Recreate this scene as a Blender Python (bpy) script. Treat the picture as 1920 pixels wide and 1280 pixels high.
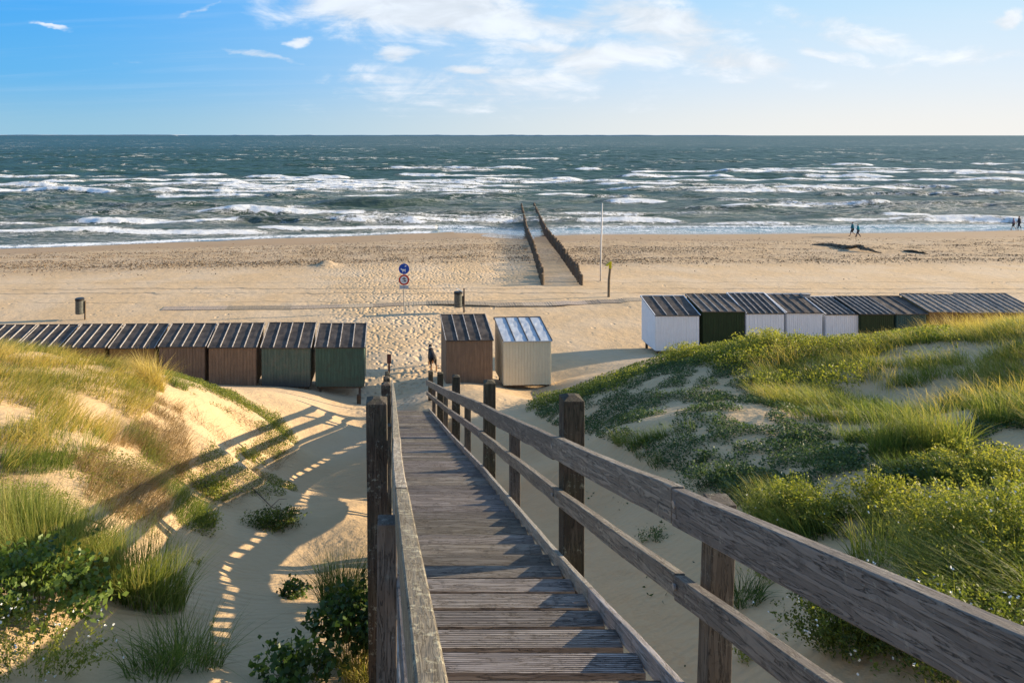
import bpy, bmesh, math, random
import numpy as np
from mathutils import Vector
R = math.radians
random.seed(7); rng = np.random.default_rng(11)
for o in list(bpy.data.objects): bpy.data.objects.remove(o)
scene = bpy.context.scene; COL = scene.collection

# ------------------------------------------------------------------ camera
H = 10.0; F = 1300.0; PX, PY = 740.0, 254.0
cam = bpy.data.cameras.new('camera'); co = bpy.data.objects.new('camera', cam); COL.objects.link(co)
co.location = (0, 0, H); co.rotation_euler = (R(90), 0, 0)
cam.sensor_width = 36; cam.lens = F/1920*36
cam.shift_x = (960-PX)/1920; cam.shift_y = -(640-PY)/1920
cam.clip_start = 0.05; cam.clip_end = 90000
scene.camera = co

# ------------------------------------------------------------------ sun, sky, exposure
SUN_EL, SUN_AZ = R(14.5), R(9)          # azimuth measured from +X towards +Y
sd = Vector((math.cos(SUN_AZ)*math.cos(SUN_EL), math.sin(SUN_AZ)*math.cos(SUN_EL), math.sin(SUN_EL)))
sl = bpy.data.lights.new('sun', 'SUN'); so = bpy.data.objects.new('sun', sl); COL.objects.link(so)
so.rotation_euler = sd.to_track_quat('Z', 'Y').to_euler(); so.location = (30, 10, 40)
sl.energy = 5.0; sl.angle = R(0.5); sl.color = (1.0, 0.80, 0.55)
scene.view_settings.view_transform = 'Standard'; scene.view_settings.look = 'None'
scene.view_settings.exposure = 1.2; scene.view_settings.gamma = 1

# ---- node helper
class NT:
    def __init__(s, tree): s.t = tree; s.n = tree.nodes; s.l = tree.links
    def __call__(s, kind, ins=None, **kw):
        nd = s.n.new(kind)
        for k, v in kw.items(): setattr(nd, k, v)
        for k, v in (ins or {}).items(): s.put(nd.inputs[k], v)
        return nd
    def put(s, sock, v):
        if isinstance(v, bpy.types.NodeSocket): s.l.new(v, sock)
        elif isinstance(v, bpy.types.Node): s.l.new(v.outputs[0], sock)
        else:
            if isinstance(v, (tuple, list)) and len(v) == 3 and sock.type == 'RGBA': v = (*v, 1)
            sock.default_value = v
    def m(s, op, a, b=0.0, c=0.0, clamp=False):
        nd = s.n.new('ShaderNodeMath'); nd.operation = op; nd.use_clamp = clamp
        s.put(nd.inputs[0], a); s.put(nd.inputs[1], b); s.put(nd.inputs[2], c); return nd.outputs[0]
    def mix(s, f, a, b, blend='MIX'):
        nd = s.n.new('ShaderNodeMix'); nd.data_type = 'RGBA'; nd.blend_type = blend
        s.put(nd.inputs[0], f); s.put(nd.inputs[6], a); s.put(nd.inputs[7], b); return nd.outputs[2]
    def ss(s, v, a, b, lo=0.0, hi=1.0):
        nd = s.n.new('ShaderNodeMapRange'); nd.interpolation_type = 'SMOOTHSTEP'
        s.put(nd.inputs[0], v)
        for i, q in zip((1, 2, 3, 4), (a, b, lo, hi)): s.put(nd.inputs[i], q)
        return nd.outputs[0]
    def noise(s, vec, scale, detail=4, rough=0.55, dist=0.0):
        return s('ShaderNodeTexNoise', {'Vector': vec, 'Scale': scale, 'Detail': detail, 'Roughness': rough, 'Distortion': dist}).outputs[0]
    def scale(s, vec, sc, loc=(0, 0, 0), rot=(0, 0, 0)):
        return s('ShaderNodeMapping', {'Vector': vec, 'Location': loc, 'Rotation': rot, 'Scale': sc}).outputs[0]
    def attr(s, name):
        return s('ShaderNodeAttribute', attribute_name=name).outputs['Fac']
    def ramp(s, f, stops):
        nd = s.n.new('ShaderNodeValToRGB'); s.put(nd.inputs[0], f)
        e = nd.color_ramp.elements
        while len(e) < len(stops): e.new(0.5)
        for i, (p, c) in enumerate(stops): e[i].position = p; e[i].color = (*c, 1)
        return nd.outputs[0]

# ---- world
world = bpy.data.worlds.new('World'); scene.world = world; world.use_nodes = True
w = NT(world.node_tree); w.n.clear()
sky = w('ShaderNodeTexSky', sky_type='NISHITA', sun_disc=False)
sky.sun_elevation = SUN_EL; sky.sun_rotation = R(90) - SUN_AZ
sky.air_density = 1.0; sky.dust_density = 0.55; sky.ozone_density = 2.2; sky.altitude = 10
tc = w('ShaderNodeTexCoord').outputs['Generated']
sep = w('ShaderNodeSeparateXYZ', {0: tc})
yy = w.m('MAXIMUM', sep.outputs[1], 0.05)
gx = w.m('DIVIDE', sep.outputs[0], yy); gz = w.m('DIVIDE', sep.outputs[2], yy)
nish = w('ShaderNodeHueSaturation', {'Saturation': 1.0, 'Value': 1.45, 'Color': sky.outputs[0]}).outputs[0]
sdot = w.m('ADD', w.m('MULTIPLY', sep.outputs[0], math.cos(SUN_AZ)), w.m('MULTIPLY', sep.outputs[1], math.sin(SUN_AZ)))
low = w.mix(w.ss(sdot, -0.35, 0.80), (1.4, 2.5, 3.25), (4.0, 3.95, 3.8))
mid_ = w.mix(w.ss(sdot, -0.40, 0.85), (0.6, 2.1, 3.8), (3.3, 3.8, 4.25))
high = w.mix(w.ss(sdot, -0.45, 0.95), (0.25, 1.75, 4.1), (2.3, 3.5, 4.4))
base = w.mix(w.ss(sep.outputs[2], 0.0, 0.09), low, mid_)
base = w.mix(w.ss(sep.outputs[2], 0.06, 0.21), base, high)
base = w.mix(w.m('MULTIPLY', w.ss(sep.outputs[2], 0.18, 0.5), 1.0), base, nish)
fr = w.ss(sep.outputs[1], 0.0, 0.25)
# clouds live on a flat layer high up: direction projected on to it
den = w.m('ADD', w.m('MAXIMUM', sep.outputs[2], 0.0), 0.10)
cu = w.m('DIVIDE', sep.outputs[0], den); cv = w.m('DIVIDE', sep.outputs[1], den)
cvec = w('ShaderNodeCombineXYZ', {0: cu, 1: cv, 2: 0.0}).outputs[0]
wv = w.scale(cvec, (1.0, 0.8, 1), rot=(0, 0, R(-25)))
n1 = w.noise(wv, 1.25, 9, 0.60, 0.9)
n2 = w.noise(w.scale(cvec, (0.5, 2.4, 1), (3, 1, 0), (0, 0, R(32))), 1.1, 8, 0.62, 0.6)
wn = w('ShaderNodeTexNoise', {'Vector': w('ShaderNodeCombineXYZ', {0: gx, 1: w.m('MULTIPLY', gz, 2.0), 2: 0.0}).outputs[0], 'Scale': 7.0, 'Detail': 5.0, 'Roughness': 0.6})
wsep = w('ShaderNodeSeparateXYZ', {0: wn.outputs['Color']})
bx = w.m('ADD', gx, w.m('MULTIPLY', w.m('SUBTRACT', wsep.outputs[0], 0.5), 0.14)); bz = w.m('ADD', gz, w.m('MULTIPLY', w.m('SUBTRACT', wsep.outputs[1], 0.5), 0.06))
def blob(px, py, rx, ry, ang=0):
    cx, cz = (px-PX)/F, (PY-py)/F; rx *= 1.45/F; ry *= 1.6/F
    c, s_ = math.cos(R(ang)), math.sin(R(ang))
    dx = w.m('SUBTRACT', bx, cx); dz = w.m('SUBTRACT', bz, cz)
    a = w.m('DIVIDE', w.m('ADD', w.m('MULTIPLY', dx, c), w.m('MULTIPLY', dz, s_)), rx)
    b = w.m('DIVIDE', w.m('SUBTRACT', w.m('MULTIPLY', dz, c), w.m('MULTIPLY', dx, s_)), ry)
    d = w.m('SQRT', w.m('ADD', w.m('MULTIPLY', a, a), w.m('MULTIPLY', b, b)))
    return w.ss(d, 1.0, 0.0)
acc = None
for args, k in (((800, 20, 330, 70, -6), 1.15), ((1000, 82, 170, 20, -4), 0.9), ((1250, 60, 260, 60, -22), .95), ((1350, 110, 190, 50, -15), .85), ((1600, 60, 220, 26, -15), .65), ((1050, 40, 220, 50, 0), .8),
                ((1130, 105, 160, 42, 0), 1.05), ((870, 130, 55, 15, 0), 1.0), ((750, 98, 60, 16, 0), 0.9), ((555, 78, 34, 10, 5), .85),
                ((480, 108, 110, 10, -16), 0.65), ((365, 18, 60, 9, 22), 0.6), ((95, 46, 44, 6, -8), .55), ((740, 55, 60, 25, 0), .8),
                ((700, 155, 180, 20, 0), .6), ((900, 160, 380, 60, 0), .62), ((1530, 85, 120, 16, -22), .6), ((1900, 30, 40, 16, 20), 1.0),
                ((1780, 110, 220, 18, 10), .6), ((260, 125, 60, 7, 0), .5)):
    v = w.m('MULTIPLY', blob(*args), k)
    acc = v if acc is None else w.m('MAXIMUM', acc, v)
nn = w.m('ADD', w.m('MULTIPLY', n1, 0.6), w.m('MULTIPLY', n2, 0.4))
gn = w.noise(w('ShaderNodeCombineXYZ', {0: gx, 1: w.m('MULTIPLY', gz, 2.3), 2: 0.0}).outputs[0], 9.0, 8, 0.6, 0.5)
nn = w.m('ADD', w.m('MULTIPLY', nn, 0.45), w.m('MULTIPLY', gn, 0.55))
cl = w.ss(w.m('ADD', w.m('MULTIPLY', acc, 0.62), w.m('MULTIPLY', w.m('SUBTRACT', nn, 0.47), 2.2)), 0.16, 0.66)
cl = w.m('MULTIPLY', cl, w.ss(acc, 0.0, 0.3))
cl = w.m('MULTIPLY', cl, fr)
veil = w.m('MULTIPLY', w.ss(n2, 0.45, 0.75), w.m('MULTIPLY', w.ss(gz, 0.0, 0.1), 0.10))
cl = w.m('MAXIMUM', cl, veil)
shade = w.ss(gn, 0.35, 0.7, 0.80, 1.0)
cc = w.mix(1.0, (4.3, 4.5, 4.75), w('ShaderNodeCombineColor', {0: shade, 1: shade, 2: shade}).outputs[0], 'MULTIPLY')
final = w.mix(w.m('MULTIPLY', cl, 0.85), base, cc)
bg = w('ShaderNodeBackground', {'Color': final, 'Strength': 0.10})
w('ShaderNodeOutputWorld', {'Surface': bg.outputs[0]})

# ------------------------------------------------------------------ object helpers
def tag(o, label=None, cat=None, group=None, kind=None):
    if label: o['label'] = label
    if cat: o['category'] = cat
    if group: o['group'] = group
    if kind: o['kind'] = kind
    return o
def empty(name, loc, label=None, cat=None, group=None, rz=0):
    o = bpy.data.objects.new(name, None); COL.objects.link(o); o.location = loc; o.rotation_euler = (0, 0, rz)
    o.empty_display_size = 0.3
    return tag(o, label, cat, group)
class MB:
    def __init__(s): s.v = []; s.f = []; s.mi = []
    def add(s, vs, fs, mi=0):
        b = len(s.v); s.v += [tuple(map(float, q)) for q in vs]; s.f += [tuple(b+i for i in q) for q in fs]; s.mi += [mi]*len(fs); return s
    def box(s, x0, x1, y0, y1, z0, z1, mi=0):
        return s.add([(x0,y0,z0),(x1,y0,z0),(x1,y1,z0),(x0,y1,z0),(x0,y0,z1),(x1,y0,z1),(x1,y1,z1),(x0,y1,z1)],
              [(0,3,2,1),(4,5,6,7),(0,1,5,4),(1,2,6,5),(2,3,7,6),(3,0,4,7)], mi)
    def hexa(s, p, mi=0):
        return s.add(p, [(0,3,2,1),(4,5,6,7),(0,1,5,4),(1,2,6,5),(2,3,7,6),(3,0,4,7)], mi)
    def tube(s, path, radii, n=10, cap=True, mi=0):
        vs = []; fs = []; P = [Vector(p) for p in path]
        if not isinstance(radii, (list, tuple)): radii = [radii]*len(P)
        for i, p in enumerate(P):
            d = (P[min(i+1, len(P)-1)] - P[max(i-1, 0)]).normalized()
            u = d.cross(Vector((0, 0, 1)) if abs(d.z) < 0.9 else Vector((0, 1, 0))).normalized(); v = d.cross(u)
            for k in range(n):
                a = 2*math.pi*k/n; vs.append(p + (u*math.cos(a)+v*math.sin(a))*radii[i])
        for i in range(len(P)-1):
            for k in range(n): fs.append((i*n+k, i*n+(k+1) % n, (i+1)*n+(k+1) % n, (i+1)*n+k))
        if cap: fs.append(tuple(range(n))[::-1]); fs.append(tuple((len(P)-1)*n+k for k in range(n)))
        return s.add(vs, fs, mi)
    def prism(s, pts, y0, y1, mi=0):          # outline in x,z extruded along y
        n = len(pts)
        vs = [(x, y0, z) for x, z in pts] + [(x, y1, z) for x, z in pts]
        fs = [tuple(range(n)), tuple(range(2*n-1, n-1, -1))] + [(i, i+n, (i+1) % n+n, (i+1) % n) for i in range(n)]
        return s.add(vs, fs, mi)
    def disc(s, cx, cz, r, y0, y1, n=32, mi=0):
        return s.prism([(cx+r*math.cos(2*math.pi*k/n), cz+r*math.sin(2*math.pi*k/n)) for k in range(n)], y0, y1, mi)
    def build(s, name, mats, parent=None, off=None, smooth=False, bevel=0.0, loc=None):
        me = bpy.data.meshes.new(name)
        v = s.v if off is None else [(a-off[0], b-off[1], c-off[2]) for a, b, c in s.v]
        me.from_pydata(v, [], s.f)
        if not isinstance(mats, (list, tuple)): mats = [mats]
        for m in mats: me.materials.append(m)
        me.polygons.foreach_set('material_index', s.mi)
        me.validate(); me.update()
        bm = bmesh.new(); bm.from_mesh(me); bmesh.ops.recalc_face_normals(bm, faces=bm.faces); bm.to_mesh(me); bm.free()
        if smooth: me.polygons.foreach_set('use_smooth', [True]*len(me.polygons))
        o = bpy.data.objects.new(name, me); COL.objects.link(o)
        if loc: o.location = loc
        if parent: o.parent = parent
        if bevel:
            b = o.modifiers.new('bevel', 'BEVEL'); b.width = bevel; b.segments = 2; b.limit_method = 'ANGLE'; b.angle_limit = R(40)
        return o
def np_mesh(name, V, Fq, mats, parent=None, attrs=None, smooth=False, mi=None):
    """V (n,3), Fq (m,k) uniform faces"""
    me = bpy.data.meshes.new(name); V = np.asarray(V, np.float32); Fq = np.asarray(Fq, np.int32); k = Fq.shape[1]
    me.vertices.add(len(V)); me.vertices.foreach_set('co', V.ravel())
    me.loops.add(Fq.size); me.loops.foreach_set('vertex_index', Fq.ravel())
    me.polygons.add(len(Fq)); me.polygons.foreach_set('loop_start', np.arange(0, Fq.size, k, dtype=np.int32))
    me.polygons.foreach_set('loop_total', np.full(len(Fq), k, np.int32))
    for m in (mats if isinstance(mats, (list, tuple)) else [mats]): me.materials.append(m)
    if mi is not None: me.polygons.foreach_set('material_index', np.asarray(mi, np.int32))
    me.update(calc_edges=True)
    if smooth: me.polygons.foreach_set('use_smooth', np.ones(len(Fq), bool))
    for n_, a in (attrs or {}).items():
        at = me.attributes.new(n_, 'FLOAT', 'POINT'); at.data.foreach_set('value', np.asarray(a, np.float32))
    o = bpy.data.objects.new(name, me); COL.objects.link(o)
    if parent: o.parent = parent
    return o

# ------------------------------------------------------------------ numpy noise
_perm = rng.permutation(4096); _val = rng.random(4096)
def vnoise(x, y):
    xi = np.floor(x).astype(np.int64); yi = np.floor(y).astype(np.int64); fx = x-xi; fy = y-yi
    fx = fx*fx*(3-2*fx); fy = fy*fy*(3-2*fy)
    h = lambda a, b: _val[_perm[(a + _perm[b & 4095]) & 4095]]
    return (h(xi, yi)*(1-fx)+h(xi+1, yi)*fx)*(1-fy) + (h(xi, yi+1)*(1-fx)+h(xi+1, yi+1)*fx)*fy
def fbm(x, y, o=4, g=0.5):
    r = 0; a = 1; t = 0
    for i in range(o): r = r + a*vnoise(x*2**i+17.3*i, y*2**i+9.1*i); t += a; a *= g
    return r/t
def sst(x, a, b):
    t = np.clip((x-a)/(b-a), 0, 1); return t*t*(3-2*t)

# ------------------------------------------------------------------ terrain height
SEA = -3.2
def shore(x):   # distance of the waterline, metres ahead
    return np.interp(x, [-400, -46, -28, -12, 8, 13, 17, 24, 40, 64, 75, 87, 400], [70, 80.6, 85.5, 89.8, 95.0, 94.2, 91.5, 93.6, 93.8, 95.2, 96.2, 97.8, 128]) + 0.7*(vnoise(x*0.22, x*0+3)-0.5)
def beach(x, y):
    s = shore(x); t = np.clip((y-41)/(s-41), 0, None)
    return SEA*np.where(t < 1, t**1.2, 1+(t-1)*1.35)
STEP = 0.3285; D0 = 1.55
def Lz(y): return H-D0-STEP*y
P3 = lambda px, py, Y: ((px-PX)*Y/F, Y, H-(py-PY)*Y/F)
ctrl = [(-1.0, 24.4, .25), (-2.0, 24.4, 0.35), (-2.76, 19.3, 1.26), (-3.04, 14.9, 2.63), (-3.08, 12.1, 3.54), (-2.91, 9.37, 4.48), (-2.5, 5.79, 5.78),
 (-2.9, 4.6, 6.2), (-2.29, 21.6, 1.35), (-3.23, 18.6, 2.31), (-3.3, 13.4, 3.95), (-3.77, 12.8, 4.08), (-3.78, 10.6, 4.78), (-3.76, 8.4, 5.52),
 (-0.74, 19.3, 1.21), (-1.54, 14.3, 2.63), (-1.34, 11.6, 3.58), (-1.05, 22.7, .35), (-2.39, 17.2, 1.5), (-2.5, 14.5, 2.36), (-2.2, 11, 3.61), (-2.1, 9.7, 4.06),
 (-1.73, 8.19, 4.67), (-1.5, 6.97, 5.14), (-1.25, 5.79, 5.61), (-1.1, 3.5, 6.35),
 # left dune
 P3(0, 690, 13.5), P3(110, 688, 14), P3(230, 705, 15), P3(330, 722, 17), P3(450, 760, 19), P3(0, 760, 11), P3(150, 800, 11.5), P3(300, 790, 13.5),
 P3(400, 830, 13.5), P3(60, 900, 8.8), P3(230, 900, 9.6), P3(0, 1000, 7.3), P3(0, 1130, 5.9), P3(60, 1230, 5.25), P3(-300, 700, 12), P3(-300, 1000, 7.2), P3(-700, 800, 10),
 (-6, 2, 7.6), (-3, 1, 7.6), (-1.2, 0, 7.6), (-6, -4, 8.9), (0, -4, 9.2), (-14, 3, 7.8), (-14, 8, 6.8), (-20, 14, 6),
 P3(500, 735, 23), P3(470, 725, 26.3), P3(400, 722, 26.2), P3(560, 733, 25.6), P3(620, 742, 26.3), (-4.5, 22.0, 1.7), P3(690, 758, 26.2), (-12, 22, 2.2), (-18, 22, 2.0), (-8, 25.5, .75), (-14, 26, .6), (-20, 26, .6), (-30, 22, 2.2), (-30, 12, 5.5),
 # under / beyond the stair
 (0.6, 3, 6.45), (.6, 8, 4.75), (.6, 13, 3.0), (.6, 18, 1.65), (.6, 21.5, 1.1), (.6, 23, .92), (.5, 24.5, .55), (.3, 26.5, .1), (.4, -1, 8.0),
 # right of the stair
 (2.3, 4.2, 6.25), (2.2, 5.6, 5.65), (2.75, 8.1, 4.80), (3.3, 11.9, 3.5), (3.4, 17, 1.95), (2.0, 20, 1.35), P3(985, 772, 22), P3(930, 735, 24), P3(1000, 750, 24.0), P3(860, 733, 25.3), (2.6, 26.2, .62), (4.2, 26.3, .35), (5.6, 25.5, .15), (6.5, 28, -.1), P3(1060, 705, 27),
 (2.2, 14.5, 2.5), (3.2, 2, 7.2),
 # right dune
 P3(1100, 745, 19), P3(1180, 712, 19.6), P3(1250, 685, 20), P3(1400, 655, 21), P3(1550, 655, 21.5), P3(1700, 645, 21.5), P3(1800, 628, 20.5), P3(1920, 620, 20), P3(2150, 600, 20),
 P3(1150, 800, 14.5), P3(1250, 850, 11.8), P3(1300, 760, 14.5), P3(1400, 720, 16.5), P3(1450, 830, 11.2), P3(1600, 760, 13.5), P3(1750, 740, 13.5), P3(1900, 740, 12.5), P3(1350, 930, 9.2), P3(1550, 900, 8.9), P3(1450, 1020, 7.4),
 P3(1600, 1050, 6.7), P3(1750, 950, 7.4), P3(1900, 860, 8.6), P3(1900, 1000, 6.4), P3(1700, 1180, 5.2), P3(1900, 1250, 4.6), (6, 3, 7.4), (9, 5, 7.15), (12, 8, 7.0), (15, 13, 6.4), (20, 14, 6.3), (30, 14, 6), (8, -3, 8.8), (20, 4, 7.6),
 (8.0, 26.5, .9), (12, 27.5, 1.3), (16, 27.5, 1.6), (20, 27, 2.0), (26, 26, 2.4), P3(1225, 668, 30.2), (13, 30, .5), (17, 30, .7), (24, 30, .8), (40, 24, 3),
 ]
for x in (-40, -25, -15, -8, -3, 0, 4, 7): ctrl.append((x, 29.5, 0))
for x in (-40, -20, -10, 0, 5, 8, 12, 20, 30, 45): ctrl.append((x, 34.5, 0))
for x in (-45, -25, 30, 50): ctrl += [(x, -8, 9)]
C = np.array(ctrl); CX = C[:, :2]
def U(r2): return np.where(r2 > 1e-9, r2*np.log(np.maximum(r2, 1e-9)), 0)
K = U(((CX[:, None]-CX[None])**2).sum(-1)); n = len(C)
A = np.zeros((n+3, n+3)); A[:n, :n] = K + np.eye(n)*1.2; A[:n, n] = 1; A[:n, n+1:] = CX; A[n, :n] = 1; A[n+1:, :n] = CX.T
coef = np.linalg.solve(A, np.concatenate([C[:, 2], np.zeros(3)]))
def tps(x, y):
    r = np.empty(len(x))
    for i in range(0, len(x), 20000):
        a = x[i:i+20000]; b = y[i:i+20000]
        r[i:i+20000] = U((a[:, None]-CX[None, :, 0])**2+(b[:, None]-CX[None, :, 1])**2) @ coef[:n] + coef[n] + coef[n+1]*a + coef[n+2]*b
    return r
def ground(x, y):
    x = np.atleast_1d(np.asarray(x, float)); y = np.atleast_1d(np.asarray(y, float)); sh = x.shape; x = x.ravel(); y = y.ravel()
    b = beach(x, y); z = b.copy()
    m = (y < 36) & (x > -48) & (x < 55)
    t = tps(x[m], y[m]); xm, ym = x[m], y[m]
    wgt = (1-sst(ym, 30.5, 35.5))*(1-sst(np.abs(xm-3), 38, 50))
    out = np.where(ym < 30, 3.0*(1-sst(ym, 20, 28)), 0)
    z[m] = t*wgt + out*(1-wgt)*(np.abs(xm-3) > 36)
    far = (y < 36) & ~m
    z[far] = 4.5*(1-sst(y[far], 16, 28))
    dune = sst(z, 0.6, 2.5)
    z = z + dune*(0.34*(fbm(x*0.45+5, y*0.45)-0.5) + 0.10*(fbm(x*1.7, y*1.7, 3)-0.5)) + (1-dune)*0.05*(fbm(x*0.5, y*0.9, 3)-0.5)*(z > SEA+.05)
    # berm and churned sand by the beach track
    z = z + 0.16*np.exp(-((y-41.2)/0.6)**2)*np.clip(fbm(x*0.35, y*0+2, 3)*2.4-1.0, 0, 1)*sst(x, -9, -5)*(1-sst(x, 14, 18))
    # small mounds of dug sand on the upper beach
    for mx, my, hh, sx_, sy_ in MOUNDS: z = z + hh*np.exp(-((x-mx)/sx_)**2-((y-my)/sy_)**2)*(0.6+0.8*vnoise(x*1.5, y*1.5))
    under = (np.abs(x-0.68) < 1.1) & (y < 21.5)
    lim = Lz(y)-0.62
    z = np.where(under, np.minimum(z, lim), z)
    return z.reshape(sh)
MOUNDS = [(-5.7, 58, .35, .9, 1.3), (46.5, 69, .4, 1.0, 1.6), (48.6, 68, -.3, 1.1, 1.2), (4.0, 37.8, .12, 1.2, .7)]
def gz1(x, y): return float(ground([x], [y])[0])
def hit(px, py, y0=1.5, y1=110):
    ys = np.concatenate([np.arange(y0, 30, 0.05), np.arange(30, y1, 0.15)])
    xs = (px-PX)/F*ys; zs = H-(py-PY)/F*ys
    g = ground(xs, ys); k = np.argmax(zs <= g)
    if zs[k] > g[k]: k = len(ys)-1
    return (float(xs[k]), float(ys[k]), float(g[k]))

# ------------------------------------------------------------------ materials
def new_mat(name):
    m = bpy.data.materials.new(name); m.use_nodes = True; t = NT(m.node_tree); t.n.clear(); return m, t
def finish(t, color, rough=0.8, height=None, strength=0.3, dist=0.02, metal=0.0, spec=0.3, extra=None):
    b = t('ShaderNodeBsdfPrincipled', {'Base Color': color, 'Roughness': rough, 'Metallic': metal, 'Specular IOR Level': spec})
    if height is not None:
        bp = t('ShaderNodeBump', {'Height': height, 'Strength': strength, 'Distance': dist}); t.l.new(bp.outputs[0], b.inputs['Normal'])
    for k, v in (extra or {}).items(): t.put(b.inputs[k], v)
    t('ShaderNodeOutputMaterial', {'Surface': b.outputs[0]}); return b
def simple(name, col, rough=0.6, var=0.15, scale=12, metal=0.0, bump=0.2, spec=0.3):
    m, t = new_mat(name); p = t('ShaderNodeTexCoord').outputs['Object']
    nz = t.noise(p, scale, 5); k = t.ss(nz, 0.3, 0.7, 1-var, 1+var)
    c = t.mix(1.0, col, t('ShaderNodeCombineColor', {0: k, 1: k, 2: k}).outputs[0], 'MULTIPLY')
    finish(t, c, rough, nz, bump, 0.01, metal, spec); return m

def sand_material():
    m, t = new_mat('sand'); p = t('ShaderNodeNewGeometry').outputs['Position']
    sp = t('ShaderNodeSeparateXYZ', {0: p})
    foot, deb, wet, dune = t.attr('foot'), t.attr('debris'), t.attr('wet'), t.attr('dune')
    fine = t.noise(p, 60, 4, 0.7); mid = t.noise(p, 3.0, 5, 0.6); big = t.noise(p, 0.25, 3)
    col = t.mix(t.ss(mid, 0.3, 0.75), (0.54, 0.385, 0.215), (0.47, 0.332, 0.186))
    col = t.mix(t.ss(big, 0.35, 0.7), col, (0.53, 0.405, 0.262))
    col = t.mix(t.m('MULTIPLY', dune, 0.7), col, (0.50, 0.355, 0.19))
    # dark specks: weed, shells, coarse bits in the tide band
    stv = t.scale(p, (1.0, 0.30, 1))
    dn = t.noise(stv, 4.0, 7, 0.8); dn2 = t.noise(stv, 0.35, 4, 0.6)
    dm = t.m('MULTIPLY', t.ss(dn, 0.495, 0.535), t.m('MULTIPLY', deb, t.ss(dn2, 0.25, 0.5)))
    col = t.mix(t.m('MULTIPLY', dm, 0.72), col, (0.13, 0.095, 0.06))
    col = t.mix(t.m('MULTIPLY', deb, 0.22), col, (0.36, 0.26, 0.16))
    tw = t.noise(p, 1.2, 4, 0.7)
    tm = t.m('MULTIPLY', t.ss(t.noise(p, 22, 5, 0.8), 0.66, 0.72), t.m('MULTIPLY', dune, t.ss(tw, 0.5, 0.62)))
    col = t.mix(t.m('MULTIPLY', tm, 0.6), col, (0.16, 0.12, 0.07))
    col = t.mix(t.m('MULTIPLY', wet, 0.92), col, (0.25, 0.165, 0.092))
    film = t.m('MULTIPLY', t.ss(wet, 0.75, 0.97), 1.0)
    rough = t.m('SUBTRACT', 0.95, t.m('MULTIPLY', film, 0.86))
    # heights
    wob = t.noise(p, 0.35, 3); wy = t.m('ADD', sp.outputs[1], t.m('MULTIPLY', wob, 1.6))
    def rut(y, wd): return t.ss(t.m('ABSOLUTE', t.m('SUBTRACT', wy, y)), wd, wd*0.3)
    ruts = t.m('ADD', t.m('ADD', rut(45.3, .24), rut(46.9, .24)), t.m('MULTIPLY', t.m('ADD', rut(42.4, .12), rut(49.5, .1)), 0.6))
    rmask = t.ss(t.noise(t.scale(p, (0.1, 1, 1)), 1.0, 3), 0.3, 0.5)
    ruts = t.m('MULTIPLY', ruts, rmask)
    v1 = t('ShaderNodeTexVoronoi', {'Vector': t.scale(p, (1, 0.75, 0.3)), 'Scale': 2.6, 'Randomness': 1.0}, feature='F1').outputs['Distance']
    v2 = t('ShaderNodeTexVoronoi', {'Vector': t.scale(p, (1, 0.7, 0.3), (5, 2, 0)), 'Scale': 4.2, 'Randomness': 1.0}, feature='F1').outputs['Distance']
    dimp = t.m('ADD', t.ss(v1, 0.05, 0.42), t.m('MULTIPLY', t.ss(v2, 0.05, 0.5), 0.6))
    sparse = t.m('MULTIPLY', t.ss(t('ShaderNodeTexVoronoi', {'Vector': t.scale(p, (1, .8, .3), (9, 4, 0)), 'Scale': 1.1}, feature='F1').outputs['Distance'], 0.16, 0.07), t.ss(t.noise(p, .3, 3), .42, .6))
    rip = t('ShaderNodeTexWave', {'Vector': t.scale(p, (1, 1, 0.2), rot=(0, 0, R(62))), 'Scale': 2.3, 'Distortion': 5.0, 'Detail': 3.0, 'Detail Scale': 0.7}, wave_type='BANDS').outputs['Fac']
    ripm = t.m('MULTIPLY', t.ss(t.noise(p, 0.22, 3), 0.46, 0.62), t.m('SUBTRACT', 1.0, foot, clamp=True))
    h = t.m('MULTIPLY', dimp, t.m('MULTIPLY', foot, 0.085))
    h = t.m('ADD', h, t.m('MULTIPLY', sparse, t.m('MULTIPLY', t.m('SUBTRACT', 1.0, dune, clamp=True), -0.035)))
    h = t.m('ADD', h, t.m('MULTIPLY', ruts, t.m('MULTIPLY', t.m('SUBTRACT', 1.0, dune, clamp=True), -0.09)))
    h = t.m('ADD', h, t.m('MULTIPLY', rip, t.m('MULTIPLY', ripm, 0.012)))
    h = t.m('ADD', h, t.m('ADD', t.m('MULTIPLY', t.noise(p, 1.6, 6, 0.62), 0.06), t.m('MULTIPLY', t.m('MULTIPLY', t.noise(p, 5.5, 4, 0.6), dune), 0.03)))
    h = t.m('ADD', h, t.m('MULTIPLY', fine, 0.004))
    h = t.m('ADD', h, t.m('MULTIPLY', dn, t.m('MULTIPLY', deb, 0.10)))
    h = t.m('MULTIPLY', h, t.m('SUBTRACT', 1.0, t.m('MULTIPLY', wet, 0.97)))
    col = t.mix(t.m('MULTIPLY', t.m('MULTIPLY', ruts, t.m('SUBTRACT', 1.0, dune, clamp=True)), .6), col, (0.30, 0.22, 0.14))
    finish(t, col, rough, h, 1.0, 1.0, 0, 0.35)
    return m
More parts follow.
